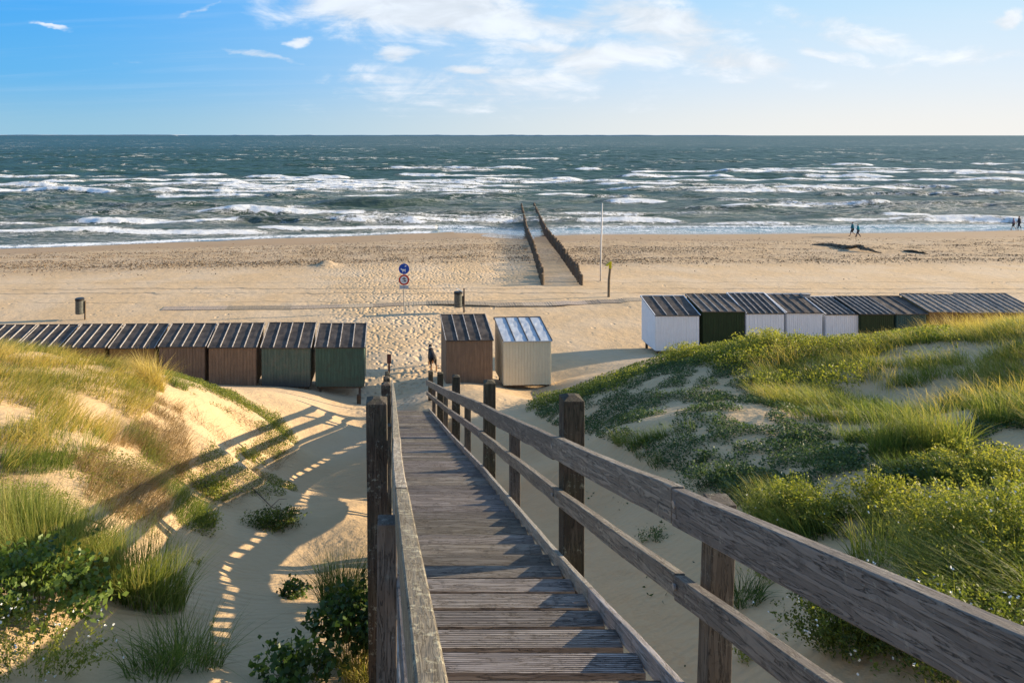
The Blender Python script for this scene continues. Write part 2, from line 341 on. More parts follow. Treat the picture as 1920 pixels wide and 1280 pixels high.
def sea_material():
    m, t = new_mat('sea'); p = t('ShaderNodeNewGeometry').outputs['Position']
    foam, shal = t.attr('foam'), t.attr('shallow')
    st = t.scale(p, (0.38, 1.0, 0.6), rot=(0, 0, R(-7)))
    big = t.noise(t.scale(p, (0.25, 1, 1)), 0.05, 5, 0.6)
    col = t.mix(t.ss(big, 0.35, 0.65), (0.015, 0.052, 0.044), (0.030, 0.076, 0.060))
    col = t.mix(t.m('MULTIPLY', shal, 0.75), col, (0.085, 0.100, 0.068))
    n_a = t.noise(st, 1.1, 9, 0.72, 0.7); n_b = t.noise(t.scale(p, (0.28, 1, .6), rot=(0, 0, R(20))), 0.55, 8, 0.68, 1.3)
    lac = t.m('ABSOLUTE', t.m('SUBTRACT', n_b, 0.5))          # lacy foam lines
    n_c = t.noise(t.scale(p, (0.9, 0.5, 1.4)), 2.2, 6, 0.8, 0.6)
    v = t.m('ADD', t.m('MULTIPLY', foam, 0.82), t.m('ADD', t.m('MULTIPLY', t.m('SUBTRACT', n_a, 0.5), 1.0), t.m('MULTIPLY', t.m('SUBTRACT', n_c, 0.5), 1.6)))
    fm = t.ss(v, 0.36, 0.60)
    lace = t.m('MULTIPLY', t.ss(lac, 0.035, 0.0), t.m('MULTIPLY', t.ss(foam, 0.06, 0.35), 0.7))
    fm = t.m('MAXIMUM', fm, lace)
    frag = t.noise(st, 6.0, 4, 0.8)
    fm = t.m('MULTIPLY', fm, t.ss(frag, 0.22, 0.5, 0.55, 1.0))
    colf = t.mix(fm, col, (0.78, 0.80, 0.80))
    # wind chop
    wv = t.noise(t.scale(p, (0.45, 1, .5), rot=(0, 0, R(-12))), 0.9, 8, 0.62, 0.3)
    wv2 = t.noise(t.scale(p, (0.3, 1, .5), rot=(0, 0, R(9))), 0.22, 5, 0.6, 0.2)
    h = t.m('ADD', t.m('MULTIPLY', wv, t.ss(shal, 0.9, 1.0, 0.42, 0.04)), t.m('ADD', t.m('MULTIPLY', wv2, 1.1), t.m('MULTIPLY', fm, 0.06)))
    h = t.m('ADD', h, t.m('MULTIPLY', frag, t.m('MULTIPLY', fm, 0.10)))
    flat = t.attr('flat'); h = t.m('MULTIPLY', h, t.m('SUBTRACT', 1.0, t.m('MULTIPLY', flat, .97)))
    rg = t.m('ADD', t.m('SUBTRACT', 0.42, t.m('MULTIPLY', flat, .32)), t.m('MULTIPLY', fm, 0.5))
    finish(t, colf, rg, h, 1.0, 1.0, 0, t.m('ADD', t.m('SUBTRACT', 0.11, t.m('MULTIPLY', fm, .08)), t.m('MULTIPLY', flat, .3)))
    return m
def wood(name, axis, c1, c2, lichen=0.3, lc=(0.30, 0.31, 0.25), scale=1.0, seed=0.0, crack=1.0, green=0.0):
    m, t = new_mat(name); p = t('ShaderNodeNewGeometry').outputs['Position']
    s = [22, 22, 22]; s[axis] = 1.4
    if axis == 1: s = [30, 1.7, 30]
    v = t.scale(t.scale(p, (1, 1, 1), (seed, seed*1.7, seed*.3), (R(15.5) if axis == 1 else 0, 0, 0)), tuple(q*scale for q in s))
    g = t.noise(v, 1.6, 7, 0.62, 0.9); g2 = t.noise(v, 6.0, 4, 0.7, 0.2)
    col = t.mix(t.ss(g, 0.32, 0.68), c1, c2)
    ck = t.ss(t.m('ABSOLUTE', t.m('SUBTRACT', g, 0.5)), 0.018, 0.0)
    col = t.mix(t.m('MULTIPLY', ck, 0.7*crack), col, tuple(q*0.25 for q in c1))
    col = t.mix(t.ss(g2, 0.5, 0.75, 0, .45), col, tuple(q*0.5 for q in c2))
    ln = t.noise(p, 30, 5, 0.75); lb = t.noise(p, 3.2, 3)
    lm = t.m('MULTIPLY', t.ss(ln, 0.60-0.1*lichen, 0.68-0.1*lichen), t.ss(lb, 0.62-0.35*lichen, 0.80-0.35*lichen))
    col = t.mix(t.m('MULTIPLY', lm, min(1, lichen*1.4)), col, lc)
    oi = t('ShaderNodeObjectInfo').outputs['Random']; kv = t.ss(oi, 0.0, 1.0, 0.80, 1.22); kw = t.ss(t.m('FRACT', t.m('MULTIPLY', oi, 7.3)), 0, 1, .92, 1.06)
    col = t.mix(1.0, col, t('ShaderNodeCombineColor', {0: kv, 1: kv, 2: t.m('MULTIPLY', kv, kw)}).outputs[0], 'MULTIPLY')
    dk = t.m('MULTIPLY', t.ss(t.noise(p, 11, 5, .7), .54, .70), 0.55)
    col = t.mix(dk, col, tuple(q*0.38 for q in c1))
    if green: col = t.mix(t.m('MULTIPLY', t.ss(t.noise(p, 4, 4), 0.4, 0.65), green), col, (0.035, 0.05, 0.022))
    h = t.m('ADD', t.m('MULTIPLY', g, 0.6), t.m('ADD', t.m('MULTIPLY', g2, 0.3), t.m('MULTIPLY', ck, -0.8)))
    h = t.m('ADD', h, t.m('MULTIPLY', lm, 0.3))
    finish(t, col, 0.78, h, 0.85, 0.008, 0, 0.3); return m
def leafmat(name, stops, trans=0.45, rough=0.55):
    m, t = new_mat(name); v = t.attr('v')
    p = t('ShaderNodeNewGeometry').outputs['Position']
    vv = t.m('ADD', v, t.m('MULTIPLY', t.m('SUBTRACT', t.noise(p, 1.3, 3), 0.5), 0.5), clamp=True)
    col = t.ramp(vv, stops)
    d = t('ShaderNodeBsdfPrincipled', {'Base Color': col, 'Roughness': rough, 'Specular IOR Level': 0.25})
    tcol = t.mix(1.0, col, (1.5, 1.45, 0.75), 'MULTIPLY')
    tr = t('ShaderNodeBsdfTranslucent', {'Color': tcol})
    mx = t('ShaderNodeMixShader', {0: trans}); t.l.new(d.outputs[0], mx.inputs[1]); t.l.new(tr.outputs[0], mx.inputs[2])
    t('ShaderNodeOutputMaterial', {'Surface': mx.outputs[0]}); return m
M = {}
M['sand'] = sand_material(); M['sea'] = sea_material()
M['post'] = wood('post wood', 2, (0.042, 0.032, 0.023), (0.095, 0.075, 0.055), 0.5, (0.33, 0.35, 0.27), green=0.25)
M['rail'] = wood('rail wood', 1, (0.15, 0.13, 0.112), (0.27, 0.238, 0.205), 0.5, (0.42, 0.39, 0.32))
M['rail_lichen'] = wood('lichened rail wood', 1, (0.20, 0.17, 0.132), (0.31, 0.265, 0.205), 0.9, (0.46, 0.42, 0.32), seed=3)
M['stringer'] = wood('stringer wood', 1, (0.24, 0.215, 0.19), (0.36, 0.33, 0.30), 0.2, seed=8)
M['tread'] = wood('tread wood', 0, (0.185, 0.164, 0.145), (0.32, 0.29, 0.257), 0.12, seed=5)
M['groyne'] = wood('groyne wood', 2, (0.10, 0.070, 0.048), (0.17, 0.125, 0.085), 0.1, seed=2)
M['metal_post'] = simple('galvanised steel', (0.34, 0.34, 0.33), 0.45, metal=0.6)
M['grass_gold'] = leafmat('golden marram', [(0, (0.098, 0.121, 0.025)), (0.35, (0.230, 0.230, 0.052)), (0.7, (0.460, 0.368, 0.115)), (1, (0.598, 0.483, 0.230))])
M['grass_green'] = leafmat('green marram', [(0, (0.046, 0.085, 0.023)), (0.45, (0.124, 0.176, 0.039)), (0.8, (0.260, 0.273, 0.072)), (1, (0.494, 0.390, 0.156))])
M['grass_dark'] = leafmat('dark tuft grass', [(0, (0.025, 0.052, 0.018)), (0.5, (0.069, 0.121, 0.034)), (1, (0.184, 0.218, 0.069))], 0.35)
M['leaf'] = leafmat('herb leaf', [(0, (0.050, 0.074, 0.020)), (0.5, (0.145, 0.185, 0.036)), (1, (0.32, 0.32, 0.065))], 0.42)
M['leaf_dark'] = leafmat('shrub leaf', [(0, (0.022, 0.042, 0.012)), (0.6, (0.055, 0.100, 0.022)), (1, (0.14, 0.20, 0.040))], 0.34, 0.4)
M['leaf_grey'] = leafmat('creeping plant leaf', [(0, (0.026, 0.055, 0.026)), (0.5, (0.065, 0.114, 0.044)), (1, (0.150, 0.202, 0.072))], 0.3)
M['leaf_yellow'] = leafmat('yellowing herb leaf', [(0, (0.075, 0.10, 0.020)), (0.5, (0.18, 0.21, 0.035)), (1, (0.33, 0.31, 0.07))], 0.45)
M['straw'] = leafmat('dry straw stalks', [(0, (0.15, 0.105, 0.05)), (0.5, (0.30, 0.215, 0.105)), (1, (0.46, 0.36, 0.20))], 0.25)
M['flower'] = simple('white petals', (0.75, 0.75, 0.68), 0.7)
M['twig'] = simple('twig', (0.10, 0.07, 0.045), 0.8)

# ------------------------------------------------------------------ ground sheet
def grid(xs, ys):
    X, Y = np.meshgrid(xs, ys); nx, ny = len(xs), len(ys)
    i = np.arange(nx*ny).reshape(ny, nx)
    Fq = np.stack([i[:-1, :-1], i[:-1, 1:], i[1:, 1:], i[1:, :-1]], -1).reshape(-1, 4)
    return X.ravel(), Y.ravel(), Fq
xs = np.concatenate([-np.geomspace(600, 21, 46), np.arange(-20, 24, 0.11), np.geomspace(24, 700, 60)])
ys = np.concatenate([np.linspace(-60, -8, 14), np.arange(-7, 2, 0.4), np.arange(2, 31, 0.11), np.arange(31, 48, 0.2), np.arange(48, 100, 0.4), np.linspace(100, 220, 30)])
X, Y, Fq = grid(xs, ys); Z = ground(X, Y)
sh = shore(X)
foot_p = np.exp(-((X-0.2+(Y-26)*-0.02)/(1.6+np.clip(Y-26, 0, 40)*0.13))**2)*sst(Y, 22.5, 25)*(1-sst(Y, 56, 70))
foot_l = 0.75*sst(X, -6, 2)*(1-sst(X, 7, 14))*sst(Y, 45.5, 51)*(1-sst(Y, 70, 80))
band = sst(Y, 50, 55)*(1-sst(Y, 62, 74))*0.12
foot = np.clip(np.maximum(np.maximum(foot_p, foot_l), band)*(0.5+1.0*fbm(X*0.3, Y*0.3, 3)), 0, 1)
yd = Y/ sh
deb = sst(yd, .58, .68)*(1-sst(yd, .86, .90))*(0.65+0.9*(fbm(X*0.06, Y*0.25, 3)-0.2)) + 0.6*np.exp(-((yd-.66)/.025)**2)
wet = np.maximum(sst(yd+.03*fbm(X*.1, Y*0, 2), 0.86, 0.90)*0.75, np.where(X > 8, sst(yd, 0.958, 0.975), sst(yd, .985, .995)))
pool = ((X-14.5)/4.2)**2+((Y-88.0)/4.8)**2; wet = np.maximum(wet, 1-sst(pool+.5*fbm(X*.5, Y*.3, 2), .8, 1.3))
dune = sst(Z, 0.5, 1.6)*(Y < 33)
ground_o = np_mesh('ground', np.stack([X, Y, Z], -1), Fq, M['sand'], attrs=dict(foot=foot, debris=np.clip(deb, 0, 1), wet=np.clip(wet, 0, 1), dune=dune), smooth=True)
tag(ground_o, 'pale yellow sand of the dunes and beach', kind='structure')

# ------------------------------------------------------------------ sea
rowsY = [74.0]
while rowsY[-1] < 60000:
    y = rowsY[-1]; rowsY.append(y + (0.26 if y < 150 else 0.26*(y/150)**1.25 if y < 500 else 0.26*(500/150)**1.25*(y/500)**2.2))
rowsY = np.array(rowsY); us = np.linspace(-1.05, 1.35, 860)
Um, Ym = np.meshgrid(us, rowsY); Xm = Um*Ym
X = Xm.ravel(); Y = Ym.ravel(); nx, ny = len(us), len(rowsY)
i = np.arange(nx*ny).reshape(ny, nx)
Fq = np.stack([i[:-1, :-1], i[:-1, 1:], i[1:, 1:], i[1:, :-1]], -1).reshape(-1, 4)
shs = shore(X); d = Y-shs
z = np.zeros_like(X); fade_s = sst(d, 1, 14)
wr = np.random.default_rng(5)
for k in range(34):
    lam = 2.2*(14/2.2)**(k/33.0); th = R(wr.normal(0, 24)); a = 0.0085*lam**1.0*wr.uniform(.6, 1.1)
    kx, ky = math.sin(th)*2*math.pi/lam, math.cos(th)*2*math.pi/lam
    res = 0.26*np.where(Y < 150, 1, np.where(Y < 500, (Y/150)**1.25, 4.5*(Y/500)**2.2))
    att = np.clip((lam/(res*2.2))-1, 0, 1)
    env = 0.5+1.0*vnoise(X*0.02+k*3.1, Y*0.03+k)
    ph = wr.uniform(0, 6.28)
    s_ = np.sin(kx*X+ky*Y+ph+1.2*vnoise(X*0.05, Y*0.05+k))
    z += a*att*env*(s_+0.25*s_*s_)
z *= sst(d, 0, 22)*0.85+0.06
foam = np.zeros_like(X)
WD = H-SEA
def breaker(x0, x1, py, hgt=0.6, fo=1.0, slope=0.0, face=1.2):
    """a crest line seen between two bearings at one distance; steep towards the shore, foam on its face"""
    global z, foam
    Y0 = WD*F/(py-PY); xa, xb = (x0-PX)/F*Y0, (x1-PX)/F*Y0; L = xb-xa; mid = (xa+xb)/2
    sel = np.nonzero((np.abs(Y-Y0) < 18) & (X > xa-4) & (X < xb+4))[0]
    x = X[sel]; y = Y[sel]
    yc = Y0 + slope*(x-mid) + 2.4*(fbm(x*0.05+py, x*0+py*.37, 3)-.5)*2 + 0.5*(vnoise(x*0.7, x*0+py)-.5)
    e = sst(x, xa-3, xa+min(6, L*.3))*(1-sst(x, xb-min(6, L*.3), xb+3))
    e = e*(0.55+0.9*np.clip(fbm(x*0.11+py*2, x*0+1.7, 3)-.12, 0, 1))
    dy = y-yc
    prof = np.where(dy < 0, np.exp(-(dy/face)**2), np.exp(-(dy/(face*2.8))**2))
    z[sel] += hgt*prof*e
    if fo > 0:
        fm = np.where(dy < 0.35, np.exp(-((dy+0.6)/1.0)**2), np.exp(-((dy-.35)/.4)**2))
        trail = 0.40*np.where(dy < 0, np.exp(-(dy/5.0)**2), np.exp(-(dy/1.6)**2))
        br = np.clip(e*1.7-.25+.9*(vnoise(x*.45, y*.6)-.5), 0, 1)
        foam[sel] = np.maximum(foam[sel], np.clip(fo*br*np.maximum(fm*1.1, trail), 0, 1))
for b in [(-80, 160, 334, .7), (75, 160, 342, .6), (300, 425, 331, .95, 1.1), (445, 665, 336, .8, 1.1), (185, 480, 349, .75, 1.1), (470, 700, 352, .6), (-60, 240, 362, .8, 1.1, -.05),
          (725, 1000, 317, .95, 1.1), (730, 1010, 331, .6, .9), (630, 760, 347, .6), (880, 1100, 340, .8, 1), (1035, 1135, 320, .8), (1170, 1385, 324, .7, 1), (1155, 1385, 333, .8, 1), (960, 1100, 344, .7, 1.1), (1110, 1290, 346, .6, 1),
          (1555, 1645, 311, .9, 1.1), (1790, 2000, 309, .8), (1425, 1505, 323, .8), (1505, 1680, 333, .8, 1), (1780, 1990, 328, .8, 1), (1715, 1990, 341, .8, 1), (1160, 1480, 360, .8, .45), (1500, 1800, 353, .7, .6),
          (-60, 90, 426, .6, .8), (130, 470, 417, .65, 1.1), (455, 605, 418, .75, .08, 0, .8), (610, 830, 420, .65, .9), (-60, 520, 436, .35, 1.1, -.02), (480, 940, 428, .3, 1.0, .03), (1025, 1300, 417, .55, 1.0), (1290, 1520, 422, .35, .8),
          (1640, 1725, 404, .7, 1.0), (1500, 1960, 414, .4, .8), (1040, 1960, 427, .2, .8), (815, 960, 371, .9, .1, 0, 1.5), (590, 830, 386, .9, .12, 0, 1.6), (40, 150, 392, .8, .3), (170, 420, 390, .8, .3), (1130, 1255, 380, .7, 1.0), (1320, 1520, 378, .7, .6),
          (1060, 1230, 373, .6, .5), (380, 620, 372, .7, .4), (-60, 120, 352, .7, .9), (820, 930, 322, .5, .8), (520, 700, 312, .5, .2), (1240, 1700, 395, .6, .35), (700, 1000, 401, .5, .35), (1540, 1900, 368, .8, .5), (1600, 1920, 386, .6, .4),
          (100, 600, 403, .5, .35), (930, 1050, 299, .5, .8), (1080, 1130, 292, .6, .9), (1250, 1400, 305, .5, .3), (60, 320, 322, .5, .5)]: breaker(*b)
rb = random.Random(31)
for k in range(40):
    u = rb.random(); py = 318+52*u if k < 30 else 396+42*rb.random()
    L_ = rb.uniform(200, 650); x0 = rb.uniform(-100, 1850)
    if py > 420 and x0 < 700 or py > 425: py = rb.uniform(374, 410)
    breaker(x0, x0+L_, py, rb.uniform(.25, .6), rb.uniform(.45, 1.0), rb.uniform(-.03, .03), rb.uniform(.6, 1.1))
# loose foam of the surf zone, thinning out to sea
sz = (np.exp(-((Y-155)/62)**2)*0.19 + 0.15*(1-sst(d, 8, 60)))*np.clip(.25+2.2*(fbm(X*.018+4, Y*.07, 3)-.28), .1, 1.3) + 0.03
foam = np.maximum(foam, sz*(0.5+1.0*fbm(X*0.03, Y*0.09, 3)))
edge = np.exp(-((d-1.0)/1.6)**2); foam = np.maximum(foam, edge*(0.55+0.45*fbm(X*0.4, Y*0.4, 2))*(0.35+0.65*(X < 5)))
wash = (1-sst(d, 2, 9)); foam = np.where((X > 6) & (d < 9), np.maximum(foam*(1-0.4*wash), 0.42*(.6+.8*fbm(X*.15, Y*.6, 3))), foam)  # foam value raised here to paint the pale sky sheen on the shallow wash
# scattered whitecaps further out
wc = np.clip((fbm(X*0.26, Y*0.3, 3)*.6+.4*fbm(X*0.03, Y*0.03, 2)-0.61)*9, 0, 1)*sst(Y, 170, 260)*(1-sst(Y, 1500, 4000)); foam = np.maximum(foam, wc*0.5)
z = z + SEA + 0.02
shal = np.where(d < 5, 1.0, 0.12+0.65*(1-sst(d, 3, 85))+0.15*(fbm(X*.02, Y*.08, 2)-.5)*(d < 150))
water = np_mesh('sea', np.stack([X, Y, z], -1), Fq, M['sea'], attrs=dict(foam=foam, shallow=shal, flat=np.where(X > 6, 1-sst(d, 3.5, 8), 0.8*(1-sst(d, 1, 4)))), smooth=True)
tag(water, 'choppy green grey sea with white breakers', kind='structure')
# ------------------------------------------------------------------ distant coast
def coast():
    Yc = 14000.0; k = Yc/F; mb = MB(); pts = []
    for px in range(-260, 1440, 10):
        h = 1.4+2.0*float(fbm(np.array([px*0.021]), np.array([1.0]), 3)[0]) + (1.1 if px < 330 else 0)
        h *= min(1, (1445-px)/90)
        if random.random() < 0.16 and px > 420: h += random.uniform(.3, 1.0)
        pts.append(((px-PX)*k, h*k*0.62))
    out = [(pts[0][0], -4)] + pts + [(pts[-1][0], -4)]
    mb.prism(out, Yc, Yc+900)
    m, t = new_mat('coast'); finish(t, t.mix(t.ss(t.noise(t('ShaderNodeNewGeometry').outputs['Position'], .004, 4), .4, .6), (0.42, 0.50, 0.54), (0.52, 0.58, 0.60)), 1.0)  # distance haze put into the colour as a pale blue grey
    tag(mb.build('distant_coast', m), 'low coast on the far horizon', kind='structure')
    mb = MB(); mb.prism([((-260-PX)*k, -4), ((335-PX)*k, -4), ((330-PX)*k, 7), ((-260-PX)*k, 9)], Yc-60, Yc-1)
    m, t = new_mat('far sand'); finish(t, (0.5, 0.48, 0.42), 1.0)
    tag(mb.build('far_beach', m), 'pale beach strip on the far coast', kind='structure')
coast()

# ------------------------------------------------------------------ staircase
RX = lambda y: float(np.interp(y, [0.5, 1.2, 3.2, 5.45, 10.1, 14.7, 19.35, 24.0], [1.54, 1.51, 1.44, 1.385, 1.375, 1.295, 1.265, 1.24]))
LX = lambda y: float(np.interp(y, [0.5, 1.3, 2.6, 3.8, 5.5, 10, 14.7, 24], [0.085, 0.068, 0.042, 0.022, 0.012, -0.005, -0.03, -0.09]))   # centre of left rail
stair = empty('beach_staircase', (0.65, 22.6, 1.0), 'long weathered wooden staircase with ridged treads and railings running down to the beach', 'staircase')
SO = tuple(stair.location)
DECK_END = 22.7
RUN = 0.32; ys_ = np.arange(0.2, DECK_END, RUN)
for j, y0 in enumerate(ys_):
    y1 = y0+RUN; mb = MB(); zt = Lz(y1) + random.uniform(-.003, .003); tilt = random.uniform(-.006, .002)
    xl, xr = LX(y0)+0.045, RX(y0)-0.14
    near = y0 < 11; nr = 10 if near else 7
    prof = []; ya = y0+0.180; dp = (y1-ya)
    seam = random.uniform(.45, .55)
    for q in range(nr):
        a = ya+dp*q/nr; b = ya+dp*(q+1)/nr; c = (b-a)
        dd = 0.007 if near else 0.005
        prof += [(a, 0), (a+c*0.55, 0), (a+c*0.62, -dd), (a+c*0.93, -dd)]
    prof.append((y1, 0))
    T = 0.042; zz = lambda y: zt + tilt*(y1-y)/RUN
    skx = random.uniform(-.004, .004)
    top = [(y, zz(y)+d_) for y, d_ in prof]; bot = [(y1, zt-T), (ya, zz(ya)-T)]
    outl = top+bot; nn_ = len(outl)
    vs = [(xl, y+skx, zq) for y, zq in outl] + [(xr, y-skx, zq) for y, zq in outl]
    fs = [(i, i+nn_, (i+1) % nn_+nn_, (i+1) % nn_) for i in range(nn_)]
    # end caps as thin strips
    nt = len(top)
    for s_ in (0, nn_):
        for i in range(nt-1):
            ybot = bot[1][1]
            vs_a = len(vs)
            vs += [(vs[s_+i][0], vs[s_+i][1], zz(0)*0+zt-T*0.9), (vs[s_+i+1][0], vs[s_+i+1][1], zt-T*0.9)]
            fs.append((s_+i, s_+i+1, vs_a+1, vs_a))
    mb.add(vs, fs)
    for cx_ in (xl, xr-.07): mb.box(cx_+.004, cx_+.066, ya+.008, y1-.008, zt-T-.16, zt-T-.002)
    for sx_ in (xl+.10, xr-.09):
        for sy_ in (ya+.045, y1-.045): mb.tube([(sx_, sy_, zz(sy_)-.004), (sx_, sy_, zz(sy_)+.0035)], .007, 8)
    mb.build('tread', M['tread'], stair, SO)
def plank(name, xf, y0, y1, w_, ztop, h, m, step=0.16, wob=0.003, bevel=0.006, seed=0, droop=0.0, mids=()):
    """board following the stair between y0 and y1; xf centre line, ztop height above the nose line"""
    n_ = max(2, int((y1-y0)/step)); mb = MB(); vs = []
    for i in range(n_+1):
        y = y0+(y1-y0)*i/n_; t_ = i/n_
        x = xf(y) + wob*(2*float(vnoise(np.array([y*2.0+seed]), np.array([seed+.5]))[0])-1)
        zt = Lz(y)+ztop + wob*1.6*(2*float(vnoise(np.array([y*2.6+seed]), np.array([seed+3.5]))[0])-1) - droop*math.sin(math.pi*t_)
        hh = h*(1+0.05*(2*float(vnoise(np.array([y*3+seed]), np.array([seed+7.5]))[0])-1))
        vs += [(x-w_/2, y, zt-hh), (x+w_/2, y, zt-hh), (x+w_/2, y, zt), (x-w_/2, y, zt)]
    fs = [(0, 1, 2, 3), (n_*4+3, n_*4+2, n_*4+1, n_*4)]
    for i in range(n_):
        a = i*4
        for k in range(4): fs.append((a+k, a+(k+1) % 4, a+4+(k+1) % 4, a+4+k))
    mb.add(vs, fs); return mb.build(name, m, stair, SO, bevel=bevel)
TALL = [5.45, 10.1, 14.7, 19.35, 24.0]; SHORT = [3.2, 7.8, 12.4, 17.0, 21.6]; NEARP = [0.9]
segs = [(-0.3, 3.23), (3.236, 5.44), (5.446, 10.1), (10.106, 14.7), (14.706, 19.35), (19.356, 24.1)]
for k, (a, b) in enumerate(segs):
    plank('handrail', lambda y: RX(y)-.0825-.034, a, b, 0.066, 0.97+(0.006 if k % 2 else 0), 0.175, M['rail'], seed=k*3.1, droop=.004)
    plank('mid_rail', lambda y: RX(y)-.0825-.029, a, b, 0.056, 0.565+(0.006 if k % 2 else 0), 0.115, M['rail'], seed=k*2.3+40)
    if b < 23.5 or True:
        plank('handrail', LX, a, b, 0.060 if a > 1 else 0.062, 0.97, 0.165, M['rail_lichen'], seed=k*3.7+80)
        plank('mid_rail', LX, a, b, 0.052, 0.565, 0.11, M['rail'], seed=k*1.9+120)
for k, (a, b) in enumerate([(-0.3, 4.6), (4.606, 9.3), (9.306, 14.0), (14.006, 18.7), (18.706, DECK_END+.1)]):
    plank('kerb_board', lambda y: RX(y)-.0825-.022, a, b, 0.042, 0.065, 0.115, M['stringer'], seed=k+200)
    plank('kerb_board', lambda y: LX(y)+0.006, a, b, 0.042, 0.05, 0.40, M['stringer'], seed=k+230)
    plank('bearer', lambda y: RX(y)-.0825-.07, a, b, 0.07, -0.155, 0.27, M['rail'], seed=k+260)
    plank('bearer', lambda y: LX(y)+0.05, a, b, 0.07, -0.15, 0.19, M['rail'], seed=k+290)
def post(x, y, w_, top, zb, lean=(0, 0), pointed=True):
    mb = MB(); zt = Lz(y)+top; h = w_/2; n_ = 7; vs = []
    for i in range(n_+1):
        t_ = i/n_; zq = zb+(zt-zb)*t_; sc = 1+0.03*(random.random()-.5)
        ox = lean[0]*t_ ; oy = lean[1]*t_
        vs += [(x+ox-h*sc, y+oy-h*sc, zq), (x+ox+h*sc, y+oy-h*sc, zq), (x+ox+h*sc, y+oy+h*sc, zq), (x+ox-h*sc, y+oy+h*sc, zq)]
    fs = [(3, 2, 1, 0)]
    for i in range(n_):
        a = i*4
        for k in range(4): fs.append((a+k, a+(k+1) % 4, a+4+(k+1) % 4, a+4+k))
    a = n_*4
    if pointed:   # shallow weathered four-way cut
        b_ = len(vs); ins = h*0.35
        vs += [(x+lean[0]-ins, y+lean[1]-ins, zt+.026), (x+lean[0]+ins, y+lean[1]-ins, zt+.026), (x+lean[0]+ins, y+lean[1]+ins, zt+.026), (x+lean[0]-ins, y+lean[1]+ins, zt+.026)]
        for k in range(4): fs.append((a+k, a+(k+1) % 4, b_+(k+1) % 4, b_+k))
        fs.append((b_, b_+1, b_+2, b_+3))
    else: fs.append((a, a+1, a+2, a+3))
    mb.add(vs, fs)
    p = mb.build('railing_post', M['post'] if pointed else M['post_b'], stair, SO, bevel=0.005)
    return p
M['post_b'] = wood('short post wood', 2, (0.100, 0.082, 0.064), (0.165, 0.138, 0.11), 0.5, (0.33, 0.33, 0.26), seed=6)
for y in TALL:
    post(RX(y), y, .162, 1.28, gz1(RX(y), y)-.4, (0.006, 0))
    lx = {5.45: -.115, 10.1: -.125, 14.7: -.17, 19.35: -.2, 24.0: -.26}[y]
    post(lx, y-0.05, .16 if y < 6 else .14, 1.26 if y < 6 else 1.25, gz1(lx, y)-.4, (-0.025 if y < 6 else 0, 0))
for y in SHORT:
    post(RX(y)-0.03+(0.02 if y < 4 else 0), y+.0, .108, (0.925 if y < 4 else 0.86), gz1(RX(y), y)-.4, ((0.07 if y < 4 else 0), 0), False)
    post((-0.045 if y < 4 else LX(y)-.085), y, .092, (0.83 if y < 4 else .86), gz1(-.1, y)-.4, (0.012 if y < 4 else 0, 0), False)
# bolt heads on the rails
for y in (3.2, 5.45, 10.1, 14.7):
    xq = RX(y)-.0825-.067
    for zq in (0.90, 0.52):
        mb = MB(); mb.tube([(xq+.004, y, Lz(y)+zq), (xq-.006, y, Lz(y)+zq)], .017 if zq > .8 else .014, 10); mb.build('bolt_head', M['metal_post'], stair, SO)

# ------------------------------------------------------------------ beach huts
def paint(name, col, wear=(0.12, 0.09, 0.06), amt=0.25, rough=0.7, streak=0.5, dirt=None):
    m, t = new_mat(name); p = t('ShaderNodeTexCoord').outputs['Object']; sp = t('ShaderNodeSeparateXYZ', {0: p})
    v = t.scale(p, (9, 9, 0.7)); n_ = t.noise(v, 1.5, 6, 0.65); k = t.ss(n_, .3, .7, 1-.45*streak, 1+.3*streak)
    c = t.mix(1.0, col, t('ShaderNodeCombineColor', {0: k, 1: k, 2: k}).outputs[0], 'MULTIPLY')
    c = t.mix(t.m('MULTIPLY', t.ss(t.noise(p, 3.2, 6, .7), .45, .7), amt), c, wear)
    if dirt: 
        dz = t.m('ADD', sp.outputs[2], t.m('MULTIPLY', t.noise(v, 2.5, 5, .7), 0.7))
        c = t.mix(t.m('MULTIPLY', t.ss(dz, 1.25, 0.65), dirt[1]), c, dirt[0])
    finish(t, c, rough, n_, 0.4, 0.006); return m
M['p_brown'] = paint('brown stained boards', (0.185, 0.125, 0.085), (0.095, 0.075, 0.062), .5)
M['p_brown2'] = paint('worn brown boards', (0.215, 0.142, 0.092), (0.13, 0.09, 0.07), .45)
M['p_amber'] = paint('amber boards', (0.26, 0.155, 0.05), (0.10, 0.06, 0.03), .35)
M['p_green'] = paint('weathered green boards', (0.055, 0.105, 0.08), (0.055, 0.050, 0.035), .5, dirt=((0.075, 0.078, 0.072), .6))
M['p_green2'] = paint('faded green boards', (0.085, 0.125, 0.10), (0.16, 0.14, 0.11), .6, dirt=((0.05, 0.05, 0.055), .8))
M['p_white'] = paint('white painted boards', (0.74, 0.76, 0.79), (0.55, 0.53, 0.50), .22, streak=.14)
M['p_cream'] = paint('cream painted boards', (0.70, 0.63, 0.45), (0.5, 0.42, 0.30), .25, streak=.15)
M['p_dark'] = paint('dark green boards', (0.018, 0.036, 0.012), (0.03, 0.03, 0.015), .3)
M['p_teal'] = paint('teal boards', (0.028, 0.072, 0.070), (0.03, 0.05, 0.05), .3)
M['felt'] = simple('roofing felt', (0.058, 0.049, 0.042), 0.7, .5, 3.0, bump=1.2)
M['felt2'] = simple('brown roofing felt', (0.095, 0.077, 0.062), 0.75, .4, 4.0, bump=1.2)
M['roof_metal'] = simple('pale roof sheet', (0.44, 0.48, 0.52), 0.42, .15, 3.0, bump=.9, spec=.6)
M['roof_tan'] = simple('tan roofing felt', (0.19, 0.155, 0.12), 0.7, .3, 5.0, bump=1.0)
M['rib'] = simple('grey battens', (0.32, 0.30, 0.28), 0.7, .3, 9)
